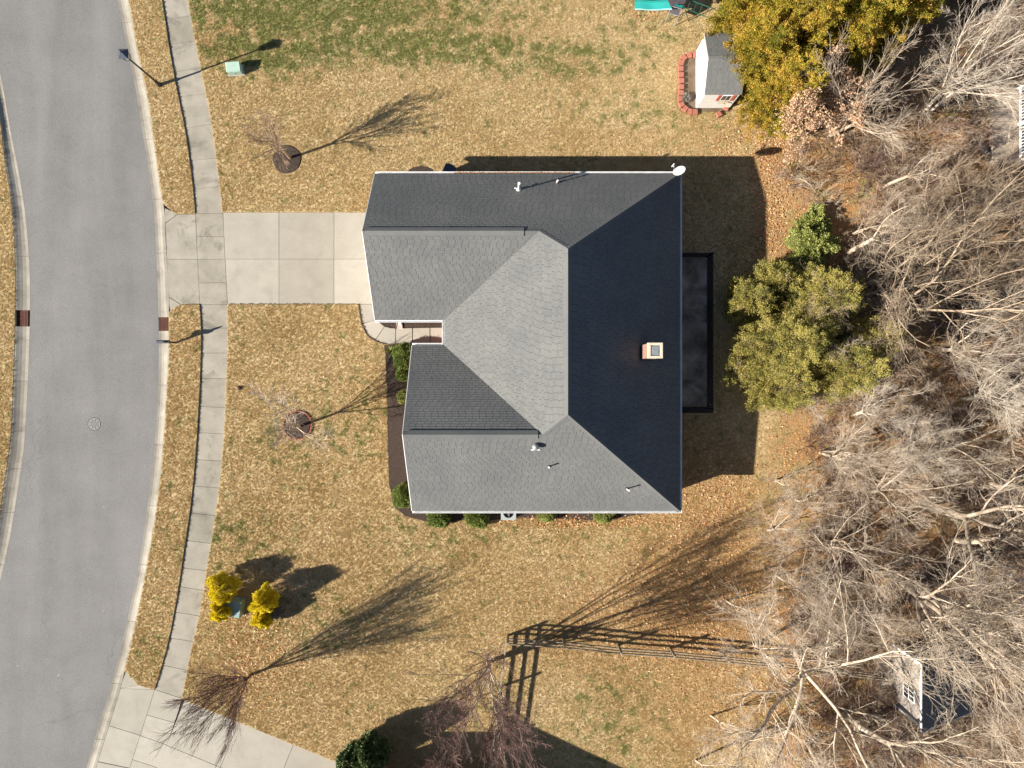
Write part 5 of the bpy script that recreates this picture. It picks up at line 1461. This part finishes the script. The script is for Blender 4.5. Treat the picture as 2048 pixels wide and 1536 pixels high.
rw = empty('shadow_line_stones', (*G(1945, 260), ZL)); tag(rw, 'low row of dark stones added along a shadow line in the wood', 'wall')
wpath = [(1943, 205), (1944, 225), (1946, 250), (1950, 275), (1957, 298), (1970, 312), (1982, 328), (1996, 346)]  # dark stones added where a dark shadow line bends over a bank
marks = [wpath[0]]
for a, b in zip(wpath[:-1], wpath[1:]):
    for t in np.linspace(0, 1, 9):
        q = lerp(a, b, t)
        if math.dist(q, marks[-1]) > 9: marks.append(q)
sm = MB().box(-.12, -.13, 0, .12, .13, .34).build('stone', MAT['stone'], rw, 0.04)
for i, q in enumerate(marks):
    o = sm if i == 0 else sm.copy()
    if i: COL.objects.link(o); o.parent = rw
    o.location = Vector((*G(*q), random.uniform(-.06, .0))) - Vector((rw.location.x, rw.location.y, 0)); o.rotation_euler.z = random.uniform(0, 3); o.scale = (random.uniform(.9, 1.15),) * 3

# ------------------------------------------------------------------ neighbour's house beyond the lower edge
nh = empty('house', (*G(850, 1650), ZL)); tag(nh, 'neighbouring hip roofed house beyond the lower edge casting a shadow', 'house')
NO = Vector(nh.location)
def hip_block(corner, L_, D_, ang, pitch):
    cx, cy = G(*corner); m = Matrix.Translation(Vector((cx, cy, 0)) - Vector((NO.x, NO.y, 0))) @ Matrix.Rotation(ang, 4, 'Z')
    hd = min(L_, D_) / 2; zr = ZE + hd * pitch
    if L_ >= D_: r0_, r1_ = (hd, -hd, zr), (L_ - hd, -hd, zr)
    else: r0_, r1_ = (hd, -hd, zr), (hd, -D_ + hd, zr)
    top = [(0, 0, ZE), (L_, 0, ZE), (L_, -D_, ZE), (0, -D_, ZE)]; low = [(x, y, ZE - .15) for x, y, z in top]
    fs = [(0, 1, 5, 4), (1, 2, 5), (2, 3, 4, 5), (3, 0, 4)] if L_ >= D_ else [(0, 1, 4), (1, 2, 5, 4), (2, 3, 5), (3, 0, 4, 5)]
    fs += [(0, 6, 7, 1), (1, 7, 8, 2), (2, 8, 9, 3), (3, 9, 6, 0), (9, 8, 7, 6)]
    MB().add([m @ Vector(p) for p in top + [r0_, r1_] + low], fs).build('roof', MAT['shingle'], nh)
    MB().box(.4, -D_ + .4, 0, L_ - .4, -.4, ZE - .16, m).build('wall', MAT['brick'], nh)
    w_ = MB().box(L_ * .4, -.42, .9, L_ * .4 + 1.2, -.37, 2.1, m).build('window', MAT['white'], nh)
    MB().box(L_ * .4 + .08, -.41, .98, L_ * .4 + 1.12, -.355, 2.02, m).build('pane', MAT['glass'], w_)
hip_block((848, 1492), 11.0, 9.0, R(-25), .7)
hip_block((700, 1524), 4.4, 9.0, 0, .6)

# ------------------------------------------------------------------ garden plants
BX = 'clipped shrubs along the house'
for i, (px, py, r, h, mat, lab, z) in enumerate((
        (808, 992, .62, .95, 'box_leaf', 'round clipped green shrub at the south west corner of the house', .5),
        (878, 1032, .62, .80, 'box_leaf', 'clipped green shrub nearest the south west corner along the south gutter', .4),
        (955, 1031, .66, .80, 'box_leaf', 'clipped green shrub just left of the air conditioner', .4),
        (1093, 1021, .58, .75, 'bright_leaf', 'clipped green shrub just right of the air conditioner', .4),
        (1207, 1022, .62, .75, 'bright_leaf', 'clipped green shrub farthest right along the south gutter', .4),
        (812, 713, .72, 1.0, 'box_leaf', 'large leafy shrub beside the yucca by the front path', .5),
        (806, 748, .38, .55, 'box_leaf', 'small dark shrub in the mulch below the large leafy shrub', .3),
        (811, 793, .42, .6, 'bright_leaf', 'small upright shrub half hidden by the bedroom gable', .3))):
    p = P(px, py, z)
    ball_shrub((p.x, p.y), 40 + i, r, h, mat, 'clipped_shrub', lab, BX, n=9000 if r > .5 else 5000, size=.042)
# yucca
r_ = np.random.default_rng(5); n = 60
az = r_.uniform(0, 6.283, n); el = r_.uniform(.25, 1.3, n); L_ = r_.uniform(.3, .55, n)
d = np.stack([np.cos(az) * np.cos(el), np.sin(az) * np.cos(el), np.sin(el)], 1); s = np.stack([-np.sin(az), np.cos(az), np.zeros(n)], 1) * .02
V = np.stack([-s, s, d * (L_ * .6)[:, None] + s * 1.1, d * L_[:, None] + [0, 0, -.03], d * (L_ * .6)[:, None] - s * 1.1], 1).reshape(-1, 3)
F = np.array([[0, 1, 2, 4], [4, 2, 3, 3]])
idx = np.arange(n)[:, None] * 5
F4 = (idx + np.array([[0, 1, 2, 4]])); F3 = (idx + np.array([[4, 2, 3]]))
yo = link('yucca', np_mesh('yucca', V, [F4, F3], MAT['yucca'], attrs={'tint': np.repeat(r_.uniform(0, 1, n), 5)}), loc=(*G(784, 703), ZL + .03)); tag(yo, 'spiky yellow striped yucca beside the front path', 'plant')

for i, (px, py, r, h, lab) in enumerate(((460, 1166, .72, 1.75, 'tall rounded yellow shrub north west of the grey green utility box'), (452, 1213, .52, 1.2, 'shorter yellow shrub directly below the tall rounded one by the pavement'),
                                         (543, 1188, .62, 1.95, 'tallest yellow shrub on the east side of the grey green utility box'), (534, 1227, .46, 1.3, 'narrow yellow shrub pointing down, southernmost of the four'))):
    ball_shrub(G(px, py), 70 + i, r, h, 'gold_leaf', 'yellow_shrub', lab, 'yellow shrubs round the utility box', n=11000, size=.05, ragged=.13)
ball_shrub(G(550, 1212), 80, .5, .75, 'grey_leaf', 'grey_shrub', 'grey twiggy shrub at the right side of the yellow shrubs', n=1700, size=.06, ragged=.12)
for i, (px, py, r, h, lab) in enumerate(((752, 1482, .85, 2.5, 'tall dark green holly bush at the lower edge in the shade'), (716, 1506, .85, 2.2, 'lower dark green bush at the corner of the neighbouring driveway'))):
    ball_shrub(G(px, py), 90 + i, r, h, 'holly_leaf', 'holly_bush', lab, None, n=9000, size=.10, ragged=.1)
ball_shrub(G(1612, 500), 95, 1.15, 1.4, 'bright_leaf', 'green_bush', 'bright green bush at the edge of the wood', None, n=9000, size=.07, ragged=.16)
ball_shrub(G(1622, 452), 98, .8, .8, 'bright_leaf', 'green_bush', 'paler green bush on the upper side of the bright green one', None, n=7000, size=.07, ragged=.18)
ball_shrub(G(1592, 535), 96, .7, 1.0, 'bright_leaf', 'green_bush', 'small green bush just above the olive evergreens', None, n=4500, size=.07, ragged=.14)
ball_shrub(G(1371, 198), 97, .22, .3, 'grey_leaf', 'dry_tuft', 'small dry ornamental tuft among the red edging blocks', None, n=700, size=.05, cat='plant')

CG = 'golden cedars at the corner of the wood'
for i, (px, py, h, r, lab) in enumerate(((1533, 232, 6.6, 1.85, 'golden cedar reaching lowest, just right of the playhouse'), (1542, 118, 8.5, 2.75, 'golden cedar overhanging the playhouse roof'), (1482, 74, 6.4, 2.4, 'lower golden cedar at the north end of the playhouse'), (1484, 156, 6.2, 2.2, 'low golden cedar pressed against the playhouse roof'),
                                         (1497, 30, 6.5, 1.7, 'golden cedar beside the climbing frame'), (1640, 96, 9.5, 2.9, 'broad golden cedar in the middle of the clump'),
                                         (1612, 0, 9.0, 2.7, 'golden cedar cut by the top edge of the photo'), (1718, 70, 8.0, 2.4, 'golden cedar in the right half of the clump, above the oak'), (1745, -20, 8.0, 2.4, 'golden cedar farthest right in the clump'))):
    evergreen(G(px, py), 100 + i, h, r, 'cedar', 'cedar_tree', lab, 'tree', CG, n=int(270 * r), per=190, size=.068, shape=.55, low=.12)
for i, (px, py, h, r, lab) in enumerate(((1524, 700, 6.8, 2.35, 'largest olive evergreen leaning over the shadow of the house'), (1480, 612, 3.6, 1.3, 'small spiky olive evergreen nearest the patio fence'),
                                         (1600, 610, 6.0, 2.0, 'olive evergreen tangled in bare branches'), (1630, 740, 6.8, 1.9, 'olive evergreen farthest from the house'), (1545, 775, 4.6, 1.6, 'low olive evergreen at the bottom of the clump'), (1575, 655, 5.4, 1.8, 'olive evergreen in the heart of the clump'),
                                         (1535, 575, 3.2, 1.3, 'low olive evergreen below the small green bush'), (1685, 690, 5.6, 1.7, 'dull olive evergreen deepest in the wood'))):
    evergreen(G(px, py), 120 + i, h, r, 'olive', 'evergreen_tree', lab, 'tree', 'olive evergreens behind the patio', n=int(260 * r), per=165, size=.065, shape=.6)

# young lawn trees with mulch rings
def mulch_ring(px, py, r, name, label, bricks=False):
    root = empty(name, (*G(px, py), ZL)); tag(root, label, 'tree ring')
    pts = [(math.cos(a) * r * (1 + .03 * math.sin(5 * a)), math.sin(a) * r * (1 + .03 * math.cos(3 * a))) for a in np.linspace(0, 2 * math.pi, 33)[:-1]]
    mb = MB(); n = len(pts)
    mb.add([(x, y, 0) for x, y in pts] + [(x * .93, y * .93, .05) for x, y in pts] + [(0, 0, .10)], [(i, (i + 1) % n, n + (i + 1) % n, n + i) for i in range(n)] + [(n + i, n + (i + 1) % n, 2 * n) for i in range(n)])
    mb.build('mulch', MAT['mulch'], root)
    if bricks:
        k = 30
        first = None
        for i in range(k):
            a = 2 * math.pi * i / k
            if first is None: first = MB().box(-.065, -.035, 0, .065, .035, .10).build('brick', MAT['red'], root, 0.008); o = first
            else: o = first.copy(); COL.objects.link(o); o.parent = root
            o.location = (math.cos(a) * (r + .03), math.sin(a) * (r + .03), 0); o.rotation_euler.z = a + math.pi / 2
mulch_ring(575, 319, M(29), 'mulch_ring', 'plain dark mulch ring round the upper young tree')
mulch_ring(596, 850, M(27), 'mulch_ring', 'dark mulch ring edged with bricks round the lower young tree', True)
t, _ = bare_tree(G(582, 317), 201, 'bark_brown', 'young_tree', h=4.5, r0=.085, fork_at=.30, forks=5, spread=.42, l2=8, l3=6, l4=4, twig=.0085, tang=.5, up=.05)
tag(t, 'young bare tree in the plain mulch ring near the top', 'tree', 'young trees on the front lawn')
t, _ = bare_tree(G(600, 852), 202, 'bark', 'young_tree', h=4.7, r0=.085, fork_at=.27, forks=5, spread=.50, l2=8, l3=6, l4=4, twig=.0085, tang=.5, up=.05)
tag(t, 'young bare tree in the brick edged ring beside the pavement', 'tree', 'young trees on the front lawn')
t, _ = bare_tree(G(503, 1348), 203, 'bark_red', 'red_twig_tree', h=5.3, r0=.095, fork_at=.12, forks=10, spread=.34, l2=9, l3=7, l4=4, twig=.006, tang=.24, up=.09, ratio=.62, wander=.05)
tag(t, 'bare reddish vase shaped tree over the corner of the lower driveway', 'tree')
t, _ = bare_tree(G(978, 1322), 214, 'bark', 'red_twig_tree', mat2='bark_red', h=9.2, r0=.11, t0=.34, stems=3, sr=.10, fork_at=.18, forks=4, spread=.30, l2=10, l3=9, l4=6, twig=.0065, tang=.42, ratio=.46, up=.05, wander=.05)
tag(t, 'large bare multi stemmed tree with reddish twigs at the fence corner', 'tree')

# ------------------------------------------------------------------ the wood
WOOD = 'bare trees of the wood'
variants = []
def wood_tree(px, py, seed, lab, rz=0.0, mat='bark', **kw):
    t, _ = bare_tree(G(px, py), seed, mat, 'bare_tree', rz, **kw)
    tag(t, lab, 'tree', WOOD); return t
big = dict(l2=8, l3=7, l4=5, l5=2, twig=.0055)
T = []
T.append(wood_tree(1590, 1302, 301, 'huge forked bare tree at the right end of the rail fence', h=11.5, r0=.24, fork_at=.22, forks=4, spread=.75, wander=.10, tang=.7, up=.04, **big))
T.append(wood_tree(1800, 1165, 302, 'bare tree with a bundle of long pale stems leaning to the lower right', h=12, r0=.17, stems=4, sr=.14, fork_at=.35, forks=3, spread=.45, wander=.07, tang=.6, up=.05, **big))
T.append(wood_tree(1838, 1010, 303, 'thick trunked bare tree bending right in the middle of the wood', h=11, r0=.24, lean=(.12, .05), fork_at=.3, forks=3, spread=.7, wander=.12, tang=.7, up=.05, **big))
T.append(wood_tree(1712, 578, 304, 'bare tree with a pale trunk beside the olive evergreens', mat='bark_tan', h=9.5, r0=.15, fork_at=.22, forks=4, spread=.6, wander=.12, tang=.6, up=.06, **big))
T.append(wood_tree(1690, 512, 305, 'small crooked birch like tree right of the bright green bush', h=5.6, r0=.13, lean=(.05, .3), fork_at=.45, forks=4, spread=.9, wander=.16, tang=.8, up=.05, l2=7, l3=6, l4=5, twig=.007))
T.append(wood_tree(1842, 232, 306, 'very pale spreading bare tree left of the deck', mat='bark_white', h=9.5, r0=.105, stems=2, sr=.22, fork_at=.28, forks=4, spread=.55, wander=.07, tang=.5, up=.07, **big))
T.append(wood_tree(1925, 798, 307, 'white barked bare tree with upswept limbs in the right part of the wood', mat='bark_white', h=8, r0=.14, fork_at=.2, forks=5, spread=.7, wander=.09, tang=.55, up=.07, **big))
T.append(wood_tree(1655, 1085, 308, 'bare tree with wide limbs toward the lawn below the evergreens', h=8.5, r0=.14, lean=(-.25, .05), fork_at=.18, forks=5, spread=.95, wander=.09, tang=.65, up=.05, **big))
T.append(wood_tree(1655, 275, 309, 'slender bare tree rising through the tan leaved oak', mat='bark', h=8, r0=.10, stems=2, sr=.12, fork_at=.3, forks=3, spread=.4, wander=.06, tang=.45, up=.06, l2=8, l3=6, l4=5, twig=.007))
T.append(wood_tree(1510, 1290, 310, 'bare tree sending long thin limbs up and left over the orange leaves', h=8.0, r0=.11, lean=(-.30, .28), fork_at=.2, forks=4, spread=.55, wander=.07, tang=.5, up=.04, **big))
T.append(wood_tree(1752, 636, 311, 'bare tree with one long limb sweeping right', mat='bark_tan', h=11, r0=.16, lean=(.05, -.02), fork_at=.2, forks=3, spread=.7, wander=.12, tang=.6, up=.05, **big))
T.append(wood_tree(1690, 1425, 312, 'grey trunked tree leaning over the shed', h=11, r0=.19, fork_at=.35, forks=4, spread=.7, wander=.10, tang=.65, up=.04, **big))
# more individuals from the same kinds, turned and scaled, each where the wood shows a stem
spots = [(1640, 905, 1, .50), (1705, 830, 6, .75), (1775, 905, 6, .85), (1880, 900, 0, .55), (1730, 985, 7, .80), (1900, 1080, 2, .75), (1960, 960, 3, .8), 
         (1950, 1300, 3, .7), (1640, 1190, 7, .60), (1610, 1480, 11, .65), (1480, 1470, 9, .75), (1390, 1520, 9, .6), (1830, 420, 3, .62), (1930, 480, 10, .70),
         (1760, 380, 4, .85), (1880, 700, 6, .85), (1990, 800, 6, .75), (1590, 1000, 7, .50), (1960, 1200, 3, .8), (1940, 380, 3, .7),
         (1550, 1150, 9, .62), (1820, 640, 10, .6), (1960, 1450, 3, .6), (1550, 960, 8, .45), (1535, 1060, 7, .5), (1450, 1200, 9, .55), (1420, 1430, 9, .5), (1600, 655, 3, .62), (1650, 600, 10, .55), (1590, 790, 8, .5), (1650, 745, 6, .6), (1700, 470, 8, .7), (1800, 500, 10, .6)]
look = ['bushy', 'slender', 'crooked', 'low spreading', 'tall straight', 'twiggy', 'forked', 'pale', 'thin', 'broad', 'leaning']
rs = random.Random(9)
def where(px, py):
    if py < 330: return 'between the golden cedars and the deck'
    if py < 600: return 'right of the bright green bush'
    if py < 850: return 'right of the olive evergreens'
    if py < 1100: return 'in the dense middle of the wood'
    if py < 1340: return 'above the shed in the lower wood'
    return 'near the shed in the bottom right corner'
cnt = {}
for i, (px, py, v, sc) in enumerate(spots):
    c = copy_tree(T[v]); c.location = (*G(px, py), ZL - .05); c.rotation_euler.z = rs.uniform(0, 6.28); s_ = sc * rs.uniform(.92, 1.08); c.scale = (s_, s_, s_ * rs.uniform(.9, 1.08))
    w_ = where(px, py); same = [q for q in spots[:i] if where(*q[:2]) == w_]
    near = 'closest to the house' if px < 1660 else ('about halfway in' if px < 1830 else 'close to the right edge')
    c['label'] = '%s bare tree %s, %s' % (look[(len(same)) % len(look)], w_.replace('in the bottom right corner', 'at the lower right'), near)
# oak that kept its tan leaves
ok_, (bg_, sm_) = bare_tree(G(1577, 280), 330, 'bark_brown', 'oak_tree', h=5.0, r0=.10, fork_at=.2, forks=5, spread=.8, l2=7, l3=6, l4=4, twig=.006, tang=.6, up=.04)
tips = sm_[2][0][:, -1]; r_ = np.random.default_rng(4); tips = tips[r_.choice(len(tips), min(1700, len(tips)), replace=False)]
V, F, tint = leaf_clumps(r_, tips, unit(r_.normal(0, 1, tips.shape)), 10, .10, .085, 1.3)
link('leaves', np_mesh('leaves', V, F, MAT['dead_leaf'], attrs={'tint': tint}), parent=ok_)
tag(ok_, 'small oak still holding pale tan leaves below the golden cedars', 'tree')
# undergrowth: low brush nobody could count
def brush_proto(seed, mat, h, nst=16):
    r_ = np.random.default_rng(seed)
    a = r_.uniform(0, 6.283, nst); d0 = unit(np.stack([np.cos(a) * .8, np.sin(a) * .8, np.full(nst, .7)], 1))
    p0 = np.stack([np.cos(a) * .1, np.sin(a) * .1, np.zeros(nst)], 1)
    L0 = r_.uniform(.6, 1.1, nst) * h
    A = grow_level(r_, p0, d0, L0, np.full(nst, .009), 5, .16, .0, .5)
    B = grow_level(r_, *children(r_, A[0], A[1], L0, 5, .2, .6, .5, .7, .005), 4, .16, .0, .6)
    LB = np.linalg.norm(B[0][:, -1] - B[0][:, 0], axis=1)
    C_ = grow_level(r_, *children(r_, B[0], B[1], LB, 3, .2, .6, .6, .8, .0045), 3, .16, .0, .7)
    return bpy.data.objects.new('brush_clump', tube_mesh('brush_clump', [(A[0], A[1], 3), (B[0], B[1], 3), (C_[0], C_[1], 3)], MAT[mat]))
n = 2600
a, b = rng.uniform(1560, 2200, n), rng.uniform(-60, 1640, n)
dens = .5 + .5 * np.sin(a / 63.0 + 1) * np.sin(b / 81.0)
edge_ = 1600 + 25 * np.sin(b / 70.0)
k = (a > edge_) & (rng.uniform(0, 1, n) < .25 + .6 * dens) & ~((a > 1760) & (a < 1960) & (b > 1270) & (b < 1400)) & ~((a > 1970) & (b > 160) & (b < 335))
ug = scatter('undergrowth', np.stack([M(a[k] - 1024), M(768 - b[k]), np.full(k.sum(), ZL)], 1), [brush_proto(1, 'bark_brown', .9), brush_proto(2, 'bark_brown', 1.2), brush_proto(3, 'bark', 1.0), brush_proto(4, 'bark_red', .9)], .7, 1.5, .1)
tag(ug, 'tangled grey brown brush covering the floor of the wood', 'undergrowth', kind='stuff')
# small odd things on the lawn
tag(MB().box(-.16, -.012, 0, .16, .012, .05).bar((.16, 0, .03), (.26, -.1, .03), .03, .02).build('toy_scoop', simple('blue_plastic', (.02, .2, .5)), loc=(*G(1600, 1154), ZL + .04), bevel=.003), 'small blue plastic toy lying on the orange leaves', 'toy')
tag(MB().tube([(0, 0, 0), (.02, .0, .10), (.02, .01, .14)], [.13, .11, .03], 9).build('clay_clod', MAT['brownmetal'], loc=(*G(479, 776), ZL)), 'small dark red clod on the lawn above the lower young tree', 'clod')
